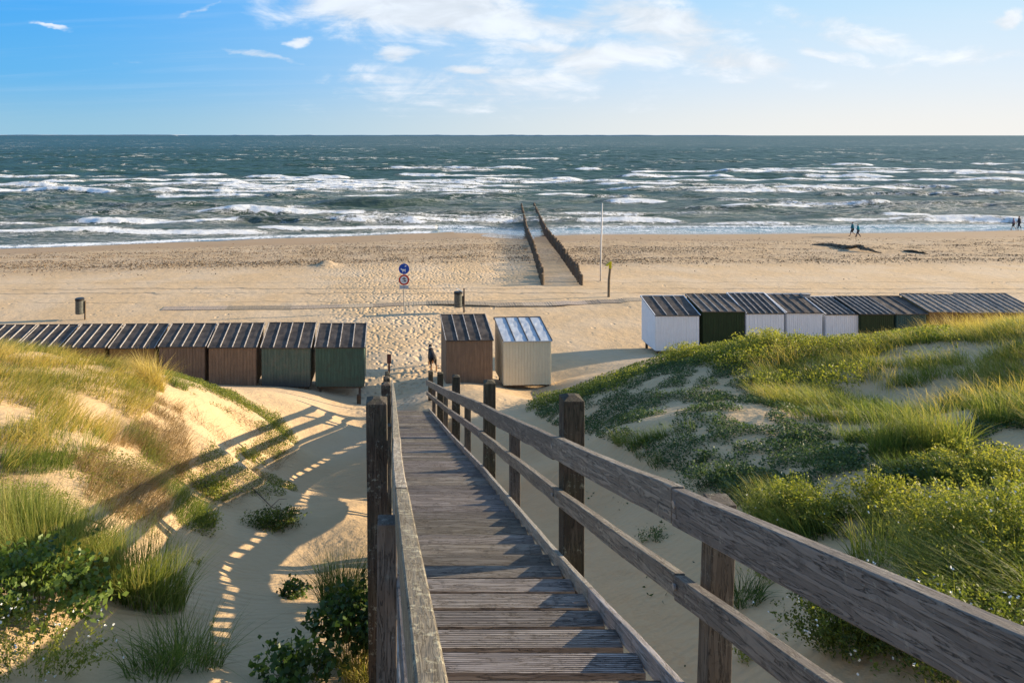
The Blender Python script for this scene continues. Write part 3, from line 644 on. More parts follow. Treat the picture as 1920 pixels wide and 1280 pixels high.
M['rib_dark'] = simple('dark battens', (0.09, 0.08, 0.075), 0.7, .3, 9)
M['stilt'] = wood('stilt wood', 2, (0.07, 0.045, 0.03), (0.12, 0.085, 0.06), 0.0, seed=4)
def hut(label, xl, xr, yb, ye, yt, Yf, wallm, roofm, ribm, ribs, depth=1.72, rz=0.0, trim=None, group='beach huts in the rows', roofdrop=0.0, boards=0.115, slack=0.0):
    X0, X1 = (xl-PX)/F*Yf, (xr-PX)/F*Yf; W = X1-X0; cx = (X0+X1)/2
    zb = H-(yb-PY)/F*Yf; ze = H-(ye-PY)/F*Yf; zt = H-(yt-PY)/F*(Yf+depth)
    g = min(gz1(cx-W/2, Yf), gz1(cx+W/2, Yf), gz1(cx, Yf+depth)); 
    o = empty('beach_hut', (cx, Yf, g), label, 'beach hut', group, rz)
    b, e, t_ = zb-g, ze-g, zt-g
    hw = W/2-0.03; tp = lambda y: e+(t_-e)*y/depth
    mb = MB()   # plank clad walls
    def wall_boards(axis, fixed, a0, a1, sign):
        n_ = max(3, int(round((a1-a0)/boards))); bw = (a1-a0)/n_
        for k in range(n_):
            p0, p1 = a0+k*bw+.004, a0+(k+1)*bw-.004; pr = .016+random.uniform(-.002, .002); bb = b+random.uniform(-.006, .006)
            if axis == 'x': 
                ya, yb_ = sorted((fixed, fixed+sign*pr)); tt = tp(fixed)-.035
                mb.box(p0, p1, ya, yb_, bb, tt)
            else:
                xa, xb_ = sorted((fixed, fixed+sign*pr))
                mb.hexa([(xa, p0, bb), (xb_, p0, bb), (xb_, p1, bb), (xa, p1, bb), (xa, p0, tp(p0)-.035), (xb_, p0, tp(p0)-.035), (xb_, p1, tp(p1)-.035), (xa, p1, tp(p1)-.035)])
    d1 = depth-.02; y0 = .02
    mb.hexa([(-hw, y0, b+.01), (hw, y0, b+.01), (hw, d1, b+.01), (-hw, d1, b+.01), (-hw, y0, tp(y0)-.03), (hw, y0, tp(y0)-.03), (hw, d1, tp(d1)-.03), (-hw, d1, tp(d1)-.03)])
    wall_boards('x', y0, -hw, hw, -1); wall_boards('y', -hw, y0, d1, -1); wall_boards('y', hw, y0, d1, 1); wall_boards('x', d1, -hw, hw, 1)
    mb.build('wall', wallm, o)
    ov = .045; n_ = 9; mb = MB(); vs = []; fs = []
    nx_ = 14
    for i in range(nx_+1):
        for j in range(n_+1):
            x = -W/2-ov*.4+(W+ov*.8)*i/nx_; y = -ov+(depth+2*ov)*j/n_
            inner = 0 < i < nx_ and 0 < j < n_
            vs.append((x, y, tp(y)+(0.012*slack*(random.random()-.3) if inner else 0)))
    q = lambda i, j: i*(n_+1)+j
    for i in range(nx_):
        for j in range(n_): fs.append((q(i, j), q(i+1, j), q(i+1, j+1), q(i, j+1)))
    nb = len(vs); vs += [(x, y, z_-.035) for x, y, z_ in vs[:nb]]
    for i in range(nx_):
        fs += [(q(i, 0), nb+q(i, 0), nb+q(i+1, 0), q(i+1, 0)), (q(i+1, n_), nb+q(i+1, n_), nb+q(i, n_), q(i, n_))]
        for j in range(n_): fs.append((nb+q(i, j+1), nb+q(i+1, j+1), nb+q(i+1, j), nb+q(i, j)))
    for j in range(n_):
        fs += [(q(0, j+1), nb+q(0, j+1), nb+q(0, j), q(0, j)), (q(nx_, j), nb+q(nx_, j), nb+q(nx_, j+1), q(nx_, j+1))]
    mb.add(vs, fs); rf = mb.build('roof', roofm, o, smooth=False)
    def strip(x, wd, ht, ya, yb_, m, nm):
        s_ = MB(); s_.hexa([(x-wd, ya, tp(ya)-.0), (x+wd, ya, tp(ya)), (x+wd, yb_, tp(yb_)), (x-wd, yb_, tp(yb_)), (x-wd, ya, tp(ya)+ht), (x+wd, ya, tp(ya)+ht), (x+wd, yb_, tp(yb_)+ht), (x-wd, yb_, tp(yb_)+ht)])
        return s_.build(nm, m, rf, bevel=.005)
    for k in range(ribs): strip(-W/2+W*(k+1)/(ribs+1)+random.uniform(-.02, .02), .017, .038, -ov+.01, depth+ov-.02, ribm, 'batten')
    for s_ in (-1, 1): strip(s_*(W/2+.012), .016, .03, -ov, depth+ov, trim or ribm, 'edge_trim')
    mt = MB(); mt.box(-W/2-.03, W/2+.03, depth+ov-.005, depth+ov+.025, tp(depth)-.07, tp(depth)+.04); mt.build('ridge_board', trim or M['rib_dark'], rf)
    # underfloor and stilts
    uf = MB(); uf.box(-hw+.05, hw-.05, .06, depth-.08, b-.07, b-.005); uf.build('floor_frame', M['stilt'], o)
    for x in (-hw+.16, hw-.16):
        for y in (.14, depth-.18):
            st_ = MB(); st_.box(x-.045, x+.045, y-.045, y+.045, min(-.6, gz1(cx+x, Yf+y)-g-.4), b-.072); st_.build('stilt', M['stilt'], o)
    return o
gl, gr_ = 'beach huts in the row left of the staircase', 'beach huts in the row above the right dune'
LR = [('weathered dark green beach hut at the right end of the left row', 589, 686, 725, 650, 608, 'p_green', 'felt', 'rib', 3),
      ('green beach hut with a flaking grey lower wall, left of the dark green one', 488, 585, 725, 650, 607, 'p_green2', 'felt', 'rib', 3),
      ('brown beach hut standing directly left of the flaking green hut', 389, 483, 724, 649.5, 607, 'p_brown2', 'felt', 'rib', 3),
      ('darker brown beach hut beside the tall yellow grass tuft on the left dune', 296, 387, 722, 649.5, 608, 'p_brown', 'felt', 'rib', 3),
      ('amber beach hut behind the tall yellow grass tuft on the left dune', 203, 292, 722, 651, 609, 'p_amber', 'felt', 'rib', 3),
      ('amber beach hut behind the dune grass, sixth from the right end of the left row', 116, 199, 722, 651, 609.5, 'p_amber', 'felt', 'rib', 3),
      ('second hut from the left photo edge, only its roof above the dune grass', 30, 112, 722, 651, 610, 'p_amber', 'felt', 'rib', 3),
      ('beach hut roof cut off by the left edge of the photo behind the dune', -58, 26, 722, 651, 610, 'p_amber', 'felt', 'rib', 3)]
for (lb, xl, xr, yb, ye, yt, wm, rm, bm_, nb_) in LR:
    hut(lb, xl+1.5, xr-2.5, yb, ye+random.uniform(-.8, .8), yt+random.uniform(-.8, .8), 26.5+random.uniform(-.06, .06), M[wm], M[rm], M[bm_], nb_, group=gl, slack=1.0 if xl > 280 else .2, rz=R(0) if xl > 480 else R(1.0))
hut('brown wooden beach hut with a dark felt roof standing beside the white sheet-roofed hut', 836, 925, 724, 636.5, 591, 26.8, M['p_brown2'], M['felt'], M['rib'], 3, rz=R(3), group='pair of huts at the foot of the staircase', slack=1)
hut('cream beach hut with a pale metal sheet roof beside the brown hut', 943, 1035, 721.5, 638, 596, 26.8, M['p_cream'], M['roof_metal'], M['rib_dark'], 3, rz=R(3), group='pair of huts at the foot of the staircase', slack=1.5)
RR = [('white beach hut at the left end of the right row, its side wall in view', 1228, 1312, 657.5, 590.5, 556.6, 'p_white', 'felt', 'rib', 3),
      ('very dark green beach hut beside the first white hut of the right row', 1317, 1397, 650, 584, 552, 'p_dark', 'felt2', 'rib', 4),
      ('white beach hut immediately right of the tall dark green hut', 1399, 1471, 650, 587, 551, 'p_white', 'felt', 'rib', 5),
      ('middle one of the three adjoining white beach huts, with a brown roof', 1475, 1543, 650, 586, 553, 'p_white', 'felt2', 'rib_dark', 3),
      ('white beach hut directly left of the mossy green hut in the right row', 1548, 1611, 650, 589, 556, 'p_white', 'felt', 'rib', 5),
      ('mossy dark green beach hut between a white hut and a teal hut', 1613, 1677, 650, 588, 556, 'p_dark', 'felt', 'rib', 5),
      ('teal beach hut beside the first amber hut in the right row', 1680, 1738, 650, 588.5, 556, 'p_teal', 'felt2', 'rib_dark', 2),
      ('amber beach hut with a tan roof directly right of the teal hut', 1742, 1797, 650, 584, 551.5, 'p_amber', 'roof_tan', 'rib', 3),
      ('second of the tan-roofed amber huts right of the teal hut', 1799, 1846, 650, 584, 552, 'p_amber', 'roof_tan', 'rib', 3),
      ('third of the tan-roofed amber huts right of the teal hut', 1849, 1897, 650, 584, 552, 'p_amber', 'roof_tan', 'rib', 3),
      ('tan-roofed hut cut off by the right edge of the photo', 1900, 1950, 650, 584, 552, 'p_amber', 'roof_tan', 'rib', 3)]
for (lb, xl, xr, yb, ye, yt, wm, rm, bm_, nb_) in RR:
    ye += random.uniform(-1, 1); hut(lb, xl, xr, yb, ye, yt+random.uniform(-1.2, 1.2), 30.9+random.uniform(-.12, .12), M[wm], M[rm], M[bm_], nb_, group=gr_, slack=.8, trim=M['p_white'] if wm == 'p_white' else None, boards=.09 if xl > 1400 else .115)
# small silvery vent box on the ridge of the middle white hut
mb = MB(); vx, vy, vz = (1510-PX)/F*32.4, 32.4, H-(551-PY)/F*32.4
mb.box(vx-.17, vx+.17, -.1+vy, vy+.1, vz-.16, vz-.02); mb.box(vx-.2, vx+.2, vy-.13, vy+.13, vz-.02, vz+.02); 
o = mb.build('vent_box', M['rib'], None, (vx, vy, vz), loc=(vx, vy, vz), bevel=.01); tag(o, 'small grey box on the roof ridge of the middle white hut', 'vent box')

# ------------------------------------------------------------------ groyne
def groyne(label, Xa, Ya, Xb, Yb_, seed, hn):
    r_ = random.Random(seed); L = math.hypot(Xb-Xa, Yb_-Ya); root = empty('groyne', (Xa, Ya, gz1(Xa, Ya)), label, 'groyne', 'two rows of groyne posts'); O = tuple(root.location)
    nposts = 215; rest = MB()
    for k in range(nposts):
        t_ = k/(nposts-1); x = Xa+(Xb-Xa)*t_+r_.uniform(-.05, .05); y = Ya+(Yb_-Ya)*t_+r_.uniform(-.05, .05)
        g = gz1(x, y); rad = r_.uniform(.095, .125)
        base_h = np.interp(t_, [0, .15, .45, .6, 1], [hn, hn*1.0, 1.1, 1.3, 1.7])
        top = max(g, SEA-1.2)+base_h*r_.uniform(.68, 1.14) if t_ < .5 else SEA+ np.interp(t_, [.5, .7, 1], [1.35, 1.0, .75])*r_.uniform(.85, 1.1)
        top = max(top, g+.3)
        mb = MB() if k < 100 else rest
        mb.tube([(x, y, g-.5), (x+r_.uniform(-.03, .03), y, (g+top)/2), (x+r_.uniform(-.05, .05), y+r_.uniform(-.02, .02), top-.03), (x, y, top)], [rad, rad*r_.uniform(.94, 1.04), rad*.97, rad*.72], 8)
        if k < 100: mb.build('post', M['groyne'], root, O)
    o = rest.build('far_posts', M['groyne'], root, O); o['kind'] = 'stuff'
groyne('left row of dark wooden groyne posts running into the sea', 10.2, 47.6, 23.4, 128, 1, .95)
groyne('right row of dark wooden groyne posts running into the sea', 12.75, 47.4, 25.9, 129, 2, 1.0)

# ------------------------------------------------------------------ sign, bins, poles
def paintm(name, col, rough=.45): return simple(name, col, rough, .08, 8, bump=.05)
M['blue'] = paintm('blue sign', (0.008, 0.06, 0.33)); M['red'] = paintm('red sign ring', (0.45, 0.035, 0.02)); M['white'] = paintm('white sign face', (0.66, 0.66, 0.66))
M['black'] = paintm('black sign ink', (0.02, 0.02, 0.02)); M['grey'] = paintm('grey plate', (0.36, 0.40, 0.45)); M['yellow'] = paintm('yellow paint', (0.62, 0.50, 0.015))
M['pole_white'] = paintm('white pole paint', (0.62, 0.58, 0.52)); M['binbody'] = simple('bin steel', (0.10, 0.105, 0.095), .4, .3, 10, metal=.3)
M['plankpost'] = wood('marker wood', 2, (0.14, 0.10, 0.065), (0.22, 0.165, 0.11), 0.0, seed=9)
M['redbrown'] = simple('red brown board', (0.12, 0.045, 0.03), .7)
sx, sy, sz = hit(757.5, 585); 
sg = empty('beach_sign', (sx, sy, sz), 'pole with a round blue dog sign above a red ringed sign and grey plate', 'sign')
kpx = sy/F
zz_ = lambda py: H-(py-PY)*kpx-sz
mb = MB(); mb.tube([(0, 0, -.5), (0, 0, zz_(494)+.0)], .03, 12); mb.build('pole', M['metal_post'], sg)
r_ = 9.9*kpx; c1, c2 = zz_(503.8), zz_(524.4)
mb = MB(); mb.disc(0, c1, r_, -.055, -.035); dsc = mb.build('round_sign', M['blue'], sg); dsc['label'] = 'blue disc with a white dog'
mb = MB()
def dg(pts, s=1.0, ox=0, oz=0, yy0=-.0585, yy1=-.0555): mb.prism([(ox+x*s, oz+z_*s) for x, z_ in pts], yy0, yy1)
dogp = [(-.205, .02), (-.15, .075), (-.145, .035), (-.10, .0), (.06, -.0), (.10, .035), (.095, -.03), (.085, -.19), (.055, -.19), (.045, -.09), (-.05, -.10), (-.06, -.19), (-.09, -.19), (-.095, -.08), (-.14, -.045), (-.20, -.02)]
dg(dogp, .95, -.0, c1-.02)
dg([(.03, .14), (.055, .19), (.11, .205), (.14, .17), (.10, .125), (.05, .115)], 1, 0, c1)
mb.build('pictogram', M['white'], dsc)
mb = MB(); mb.disc(0, c2, r_, -.055, -.035); ds2 = mb.build('round_sign', M['red'], sg); ds2['label'] = 'red ringed white disc'
mb = MB(); mb.disc(0, c2, r_*.70, -.0585, -.0555); mb.build('sign_face', M['white'], ds2)
mb = MB(); mb.prism([(-.135, c2+.045), (0, c2+.15), (.135, c2+.045)], -.0615, -.059)
mb.box(-.10, -.03, -.0615, -.059, c2-.09, c2-.07); mb.box(-.015, .045, -.0615, -.059, c2-.10, c2-.01); mb.box(.06, .12, -.0615, -.059, c2-.10, c2-.02)
mb.box(-.06, .06, -.0615, -.059, c2+.0, c2+.018)
mb.build('pictogram', M['black'], ds2)
mb = MB(); mb.box(-8.3*kpx, 8.3*kpx, -.05, -.035, zz_(541.5), zz_(534.6)); pl_ = mb.build('plate', M['grey'], sg)
mb = MB(); mb.box(-.02, .02, -.054, -.051, zz_(539), zz_(537)); mb.build('mark', M['black'], pl_)

def bin_(px, py, label, hh, postx, posth, lidup):
    x, y, g = hit(px, py); o = empty('litter_bin', (x, y, g), label, 'litter bin', 'litter bins on poles')
    mb = MB(); n_ = 24
    rb = .225; z0 = .32; z1 = z0+hh
    mb.tube([(0, 0, z0), (0, 0, z0+.02), (0, 0, z1-.14), (0, 0, z1-.13)], [rb*.93, rb, rb, rb*.98], n_); b_ = mb.build('bin_body', M['binbody'], o, smooth=False)
    mb = MB(); mb.tube([(0, 0, z1-.128), (0, 0, z1-.03), (0, 0, z1)], [rb*1.07, rb*1.09, rb*.9], n_); mb.build('bin_rim', M['black'], o)
    mb = MB(); mb.box(postx-.04, postx+.04, -.04, .04, -.5, posth); mb.build('bin_post', M['plankpost'], o, bevel=.008)
    mb = MB(); mb.box(min(rb-.02, postx-.12), postx-.02, -.05, .05, z0+.15, z1-.25); mb.build('bracket', M['black'], o)
    if lidup:
        mb = MB(); mb.hexa([(-.10, -.15, z1+.165), (.26, -.15, z1-.03), (.26, .15, z1-.03), (-.10, .15, z1+.165), (-.10, -.15, z1+.185), (.26, -.15, z1-.01), (.26, .15, z1-.01), (-.10, .15, z1+.185)]); mb.build('lid', M['metal_post'], o)
    return o
bin_(859, 586, 'grey litter bin with its lid raised beside a post, just behind the brown hut', .87, .33, 1.38, True)
bin_(149.5, 600, 'lone grey litter bin on the sand behind the left row of huts', .85, .29, 1.02, False)
x, y, g = hit(1126, 527); mb = MB(); mb.tube([(0, 0, -.6), (.03, 0, 2), (.12, 0, H-(381-PY)*y/F-g)], [.06, .055, .04], 12)
o = mb.build('flagpole', M['pole_white'], loc=(x, y, g), smooth=True); tag(o, 'tall thin white pole without a flag right of the groyne', 'pole')
x, y, g = hit(1141, 557); o = empty('beach_marker', (x, y, g), 'short wooden marker post topped with a yellow pointed board', 'marker post')
ht = H-(490-PY)*y/F-g
mb = MB(); mb.tube([(0, 0, -.5), (.03, 0, ht*.5), (.10, 0, ht-.42)], [.085, .08, .075], 10); mb.build('post', M['plankpost'], o)
mb = MB(); mb.prism([(.10, ht), (-.18, ht-.24), (-.10, ht-.30), (.02, ht-.16), (.03, ht-.44), (.17, ht-.44), (.18, ht-.02)], -.08, .06); mb.build('pointer_board', M['yellow'], o, bevel=.01)
# small board on a post and stub by the stair foot
x, y = (729.5-PX)/F*25.2, 25.2; g = gz1(x, y); o = empty('notice_post', (x, y, g), 'short post with a small red brown board beyond the foot of the staircase', 'notice post')
ht = H-(663-PY)*y/F-g; mb = MB(); mb.box(-.035, .035, -.035, .035, -.4, ht-.1); mb.build('post', M['redbrown'], o)
mb = MB(); mb.box(-.075, .075, -.06, -.037, ht-.34, ht); mb.build('board', M['redbrown'], o, bevel=.006)
x, y, g = hit(673, 757); mb = MB(); mb.box(-.075, .075, -.075, .075, -.4, .33); mb.box(-.06, .06, -.06, .06, .33, .35)
tag(mb.build('stump_post', M['stilt'], loc=(x, y, g), bevel=.01), 'short square wooden stump in the sand in front of the dark green hut', 'stump')

# ------------------------------------------------------------------ walkway panels
M['mat'] = wood('walkway boards', 0, (0.30, 0.245, 0.185), (0.40, 0.33, 0.255), 0.0, seed=12)
mp = [(306, 579), (425, 578), (545, 577.5), (640, 575), (700, 573), (757, 571), (800, 569), (860, 570), (920, 571.5), (980, 572), (1043, 571), (1100, 568), (1160, 566), (1230, 563)]
wk = empty('beach_walkway', hit(757, 572), 'pale walkway of boards laid across the sand behind the huts, partly drifted over', 'walkway'); wo = tuple(wk.location)
for k in range(len(mp)-1):
    x0, y0, _ = hit(*mp[k]); x1, y1, _ = hit(*mp[k+1]); mb = MB(); n_ = int((x1-x0)/.145)
    for q in range(n_):
        xa = x0+(x1-x0)*q/n_; yc = y0+(y1-y0)*(q+.5)/n_; zq = max(gz1(xa, yc-.35), gz1(xa, yc+.35))+.015+random.uniform(0, .006); bw = (x1-x0)/n_-.012
        mb.box(xa, xa+bw, yc-.42, yc+.42, zq-.03, zq+.012)
    mb.build('walkway_panel', M['mat'], wk, wo)

# ------------------------------------------------------------------ seaweed
M['weed'] = simple('dark seaweed', (0.13, 0.098, 0.065), .8, .6, 5, bump=1.5)
def weed(label, pts, wd, hh, seed):
    P = [Vector(hit(*p)) for p in pts]; c = P[len(P)//2]; n_ = 70; m_ = 13; vs = []; fs = []
    seg = np.linspace(0, len(P)-1, n_)
    for i, s_ in enumerate(seg):
        a = min(int(s_), len(P)-2); p = P[a].lerp(P[a+1], s_-a); t_ = i/(n_-1); env = math.sin(math.pi*min(max(t_, .01), .99))**.5
        for j in range(m_):
            u = j/(m_-1)*2-1; nz = float(vnoise(np.array([s_*2.6+seed]), np.array([j*.55]))[0]); yy_ = p.y+u*wd*env*(.7+.6*nz); xx = p.x+.25*(random.random()-.5)
            vs.append((xx-c.x, yy_-c.y, gz1(xx, yy_)-c.z-.03+hh*env*max(0, 1-u*u)*(.35+1.1*nz)*random.uniform(.8, 1.15)))
    for i in range(n_-1):
        for j in range(m_-1): a = i*m_+j; fs.append((a, a+m_, a+m_+1, a+1))
    mb = MB(); mb.add(vs, fs); tag(mb.build('seaweed_heap', M['weed'], loc=tuple(c), smooth=True), label, 'seaweed')
weed('long dark heap of seaweed on the sand below the two walkers in teal', [(1524, 459), (1560, 461), (1600, 466), (1652, 474)], 1.3, .34, 3)
weed('small dark heap of washed-up weed right of the long seaweed heap', [(1696, 471), (1740, 477)], .7, .22, 9)

# ------------------------------------------------------------------ people and dog
def skin_obj(name, verts, edges, radii, m, parent, root=0, sub=2):
    me = bpy.data.meshes.new(name); bm = bmesh.new(); lay = bm.verts.layers.skin.verify(); bv = []
    for i, v in enumerate(verts):
        b_ = bm.verts.new(v); r = radii[i]; b_[lay].radius = (r, r) if not isinstance(r, tuple) else r; b_[lay].use_root = (i == root); bv.append(b_)
    for a, b in edges: bm.edges.new((bv[a], bv[b]))
    bm.to_mesh(me); bm.free(); me.materials.append(m)
    o = bpy.data.objects.new(name, me); COL.objects.link(o); o.parent = parent
    s_ = o.modifiers.new('skin', 'SKIN'); s_.use_smooth_shade = True; u = o.modifiers.new('sub', 'SUBSURF'); u.levels = sub; u.render_levels = sub
    return o
M['skin'] = simple('skin', (0.36, 0.21, 0.14), .6, .05)
def person(loc, label, h, jacket, legs, hairm, heading, bare=True, stride=.26, stick=False, hood=False):
    o = empty('person', loc, label, 'person', None, heading); k = h/1.72
    S = lambda L: [(x*k, y*k, z_*k) for x, y, z_ in L]
    # joints: 0 pelvis 1 waist 2 chest 3 neck base 4 neck 5 head low 6 head 7 crown, arms, legs; walks towards +y
    V = [(0, 0, .93), (0, 0, 1.08), (0, .02, 1.30), (0, .02, 1.44), (0, .03, 1.50), (0, .05, 1.57), (0, .045, 1.64), (0, .03, 1.69),
         (-.19, .02, 1.41), (-.24, -.07, 1.15), (-.24, .03, .93), (-.24, .07, .84), (.19, .02, 1.41), (.24, .09, 1.15), (.235, .24, .97), (.23, .29, .89),
         (-.10, .01, .88), (-.10, stride*.75, .50), (-.10, stride, .09), (-.10, stride+.15, .04), (.10, .01, .88), (.10, stride*.15, .49), (.10, -stride*1.15, .16), (.10, -stride*1.0, .04)]
    E_ = [(0, 1), (1, 2), (2, 3), (3, 4), (4, 5), (5, 6), (6, 7), (3, 8), (8, 9), (9, 10), (10, 11), (3, 12), (12, 13), (13, 14), (14, 15), (0, 16), (16, 17), (17, 18), (18, 19), (0, 20), (20, 21), (21, 22), (22, 23)]
    Rr = [.13, .12, .135, .09, .055, .075, .09, .055, .06, .042, .032, .036, .06, .042, .032, .036, .09, .058, .038, .035, .09, .058, .038, .035]
    skin_obj('body', S(V), E_, [r*k for r in Rr], M['skin'], o)
    hand = []
    J = [V[0], V[1], V[2], V[3], V[8], V[9], V[10], V[12], V[13], V[14]]; J = [(x, y, z_) for x, y, z_ in J]; J[0] = (0, 0, .86)
    skin_obj('jacket', S(J), [(0, 1), (1, 2), (2, 3), (3, 4), (4, 5), (5, 6), (3, 7), (7, 8), (8, 9)], [q*k for q in (.165, .16, .17, .10, .085, .066, .052, .085, .066, .052)], jacket, o)
    cut = .62 if bare else 1.0
    kn = lambda a, b, t_: tuple(a[i]+(b[i]-a[i])*t_ for i in range(3))
    T = [(0, 0, .92), V[16], V[17], V[18] if not bare else kn(V[17], V[18], .05), V[20], V[21], V[22] if not bare else kn(V[21], V[22], .05)]
    skin_obj('trousers', S(T), [(0, 1), (1, 2), (2, 3), (0, 4), (4, 5), (5, 6)], [q*k for q in (.15, .11, .078, .06, .11, .078, .06)], legs, o)
    skin_obj('hood' if hood else 'hair', S([(0, -.005, 1.56), (0, -.01, 1.63), (0, .01, 1.70)]), [(0, 1), (1, 2)], [q*k for q in (.075, .098, .075)], jacket if hood else hairm, o, 0, 1)
    for a, b in ((18, 19), (22, 23)):
        A_, B_ = V[a], V[b]; skin_obj('shoe', S([(A_[0], A_[1], A_[2]-.03), (B_[0], B_[1]+.02, B_[2]+.0)]), [(0, 1)], [.055*k, .045*k], M['black'], o, 0, 1)
    if stick: mb = MB(); mb.tube([(.24*k, .30*k, .95*k), (.26*k, .34*k, .0)], .014, 8); mb.build('walking_stick', M['black'], o)
    return o
cl = lambda n, c: simple(n, c, .85, .15, 9)
teal, turq = cl('teal jacket', (0.015, 0.14, 0.19)), cl('turquoise jacket', (0.01, 0.22, 0.27)); dk_, bl_, pu_, br_ = cl('dark shorts', (.03, .028, .03)), cl('dark trousers', (.025, .03, .05)), cl('mauve jacket', (.20, .15, .20)), cl('dark coat', (.04, .035, .045))
hr1, hr2 = cl('brown hair', (.06, .04, .03)), cl('grey hair', (.2, .18, .16))
person(hit(1599, 443), 'walker in a teal jacket and dark shorts, left one of the pair near the water', 1.80, teal, dk_, hr1, R(55), True)
person(hit(1609.5, 445), 'shorter walker in a turquoise jacket beside the one in shorts', 1.66, turq, bl_, hr1, R(55), False, .2, hood=True)
person(hit(1901, 430.5), 'walker in a pale mauve jacket near the right edge of the photo', 1.62, pu_, dk_, hr2, R(40), True, .22)
person(hit(1911.5, 429.8), 'taller walker in dark clothes with a stick at the right edge of the photo', 1.86, br_, bl_, hr1, R(40), False, .14, stick=True)
def dog(loc, rz):
    o = empty('dog', loc, 'black and tan dog with a pale collar walking onto the beach beside the brown hut', 'dog', None, rz)
    m, t = new_mat('black and tan coat'); p = t('ShaderNodeTexCoord').outputs['Object']; sp = t('ShaderNodeSeparateXYZ', {0: p})
    f = t.ss(t.m('ADD', sp.outputs[2], t.m('MULTIPLY', t.noise(p, 9, 3), .12)), .36, .26)
    finish(t, t.mix(f, (0.018, 0.015, 0.014), (0.24, 0.11, 0.04)), .7, t.noise(p, 60, 3), .4, .01)
    V = [(0, -.30, .56), (0, -.08, .55), (0, .18, .54), (0, .32, .60), (0, .42, .74), (0, .48, .80), (0, .60, .76), (0, .68, .74),
         (-.09, -.33, .46), (-.10, -.27, .32), (-.10, -.42, .20), (-.10, -.38, .03), (-.10, -.33, .02),
         (.09, -.33, .46), (.10, -.36, .33), (.10, -.54, .22), (.10, -.55, .04), (.10, -.50, .02),
         (-.09, .24, .42), (-.09, .20, .24), (-.09, .26, .04), (-.09, .31, .02), (.09, .24, .42), (.09, .34, .26), (.09, .40, .05), (.09, .45, .03),
         (0, -.40, .56), (0, -.52, .45), (0, -.58, .34)]
    E_ = [(0, 1), (1, 2), (2, 3), (3, 4), (4, 5), (5, 6), (6, 7), (0, 8), (8, 9), (9, 10), (10, 11), (11, 12), (0, 13), (13, 14), (14, 15), (15, 16), (16, 17),
          (2, 18), (18, 19), (19, 20), (20, 21), (2, 22), (22, 23), (23, 24), (24, 25), (0, 26), (26, 27), (27, 28)]
    Rr = [.13, .135, .155, .12, .09, .09, .05, .038, .09, .05, .03, .026, .03, .09, .05, .03, .026, .03, .065, .036, .028, .032, .065, .036, .028, .032, .035, .03, .016]
    skin_obj('body', V, E_, Rr, m, o, 1)
    mb = MB(); mb.tube([(0, .345, .68), (0, .375, .70)], [.118, .112], 16); mb.build('collar', cl('pale collar', (.6, .55, .48)), o)
    for s_ in (-1, 1):
        mb = MB(); mb.hexa([(s_*.04, .44, .86), (s_*.085, .44, .85), (s_*.085, .47, .85), (s_*.04, .47, .86), (s_*.07, .44, .93), (s_*.082, .44, .92), (s_*.082, .455, .92), (s_*.07, .455, .93)]); mb.build('ear', m, o, bevel=.004)
dog(hit(810, 689), R(6))

# ------------------------------------------------------------------ vegetation
def blades(P, h, w_, lean, az, segs=4, curl=1.0, vv=None, r=rng):
    n_ = len(P); t_ = np.linspace(0, 1, segs+1)[None, :]; a = az[:, None]; L = lean[:, None]
    bend = L*(0.35*t_+0.65*curl*t_**2.0); hh = h[:, None]
    up = hh*(t_-0.28*np.clip(L, 0, 1.5)*t_**2.2); out = hh*bend
    cx = P[:, 0:1]+out*np.cos(a); cy = P[:, 1:2]+out*np.sin(a); cz = P[:, 2:3]+up
    wa = r.uniform(0, 2*np.pi, (n_, 1)); ww = w_[:, None]*(1-t_**1.6*0.93)*0.5
    dx, dy = np.cos(wa)*ww, np.sin(wa)*ww
    V = np.stack([np.stack([cx-dx, cy-dy, cz], -1), np.stack([cx+dx, cy+dy, cz], -1)], 2).reshape(-1, 3)
    b = (np.arange(n_)*(segs+1)*2)[:, None, None]; k = (np.arange(segs)*2)[None, :, None]
    Fq = (b+k+np.array([0, 1, 3, 2])[None, None]).reshape(-1, 4)
    if vv is None: vv = r.random(n_)
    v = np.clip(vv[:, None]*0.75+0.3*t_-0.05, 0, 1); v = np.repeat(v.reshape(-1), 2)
    return V, Fq, v
def leaves(Cc, size, r=rng, vv=None, flat=0.0, elong=1.7):
    n_ = len(Cc); d = r.normal(size=(n_, 3)); d[:, 2] = d[:, 2]*(1-flat)+0.25; d /= np.linalg.norm(d, axis=1)[:, None]
    e = r.normal(size=(n_, 3)); e = np.cross(d, e); e /= np.linalg.norm(e, axis=1)[:, None]
    f_ = np.cross(d, e); s_ = size[:, None]
    V = np.stack([Cc-d*s_*.5, Cc+e*s_*.5/elong+f_*s_*.08, Cc+d*s_*.5, Cc-e*s_*.5/elong+f_*s_*.08], 1).reshape(-1, 3)
    Fq = np.arange(n_*4).reshape(-1, 4)
    if vv is None: vv = r.random(n_)
    return V, Fq, np.repeat(vv, 4)
def merge(L):
    V = []; Fq = []; v = []; b = 0
    for a, f_, c in L: V.append(a); Fq.append(f_+b); v.append(c); b += len(a)
    return np.concatenate(V), np.concatenate(Fq), np.concatenate(v)
def pip(px, py, poly):
    ins = np.zeros(len(px), bool); j = len(poly)-1
    for i in range(len(poly)):
        xi, yi = poly[i]; xj, yj = poly[j]
        c = ((yi > py) != (yj > py)) & (px < (xj-xi)*(py-yi)/(yj-yi+1e-9)+xi); ins ^= c; j = i
    return ins
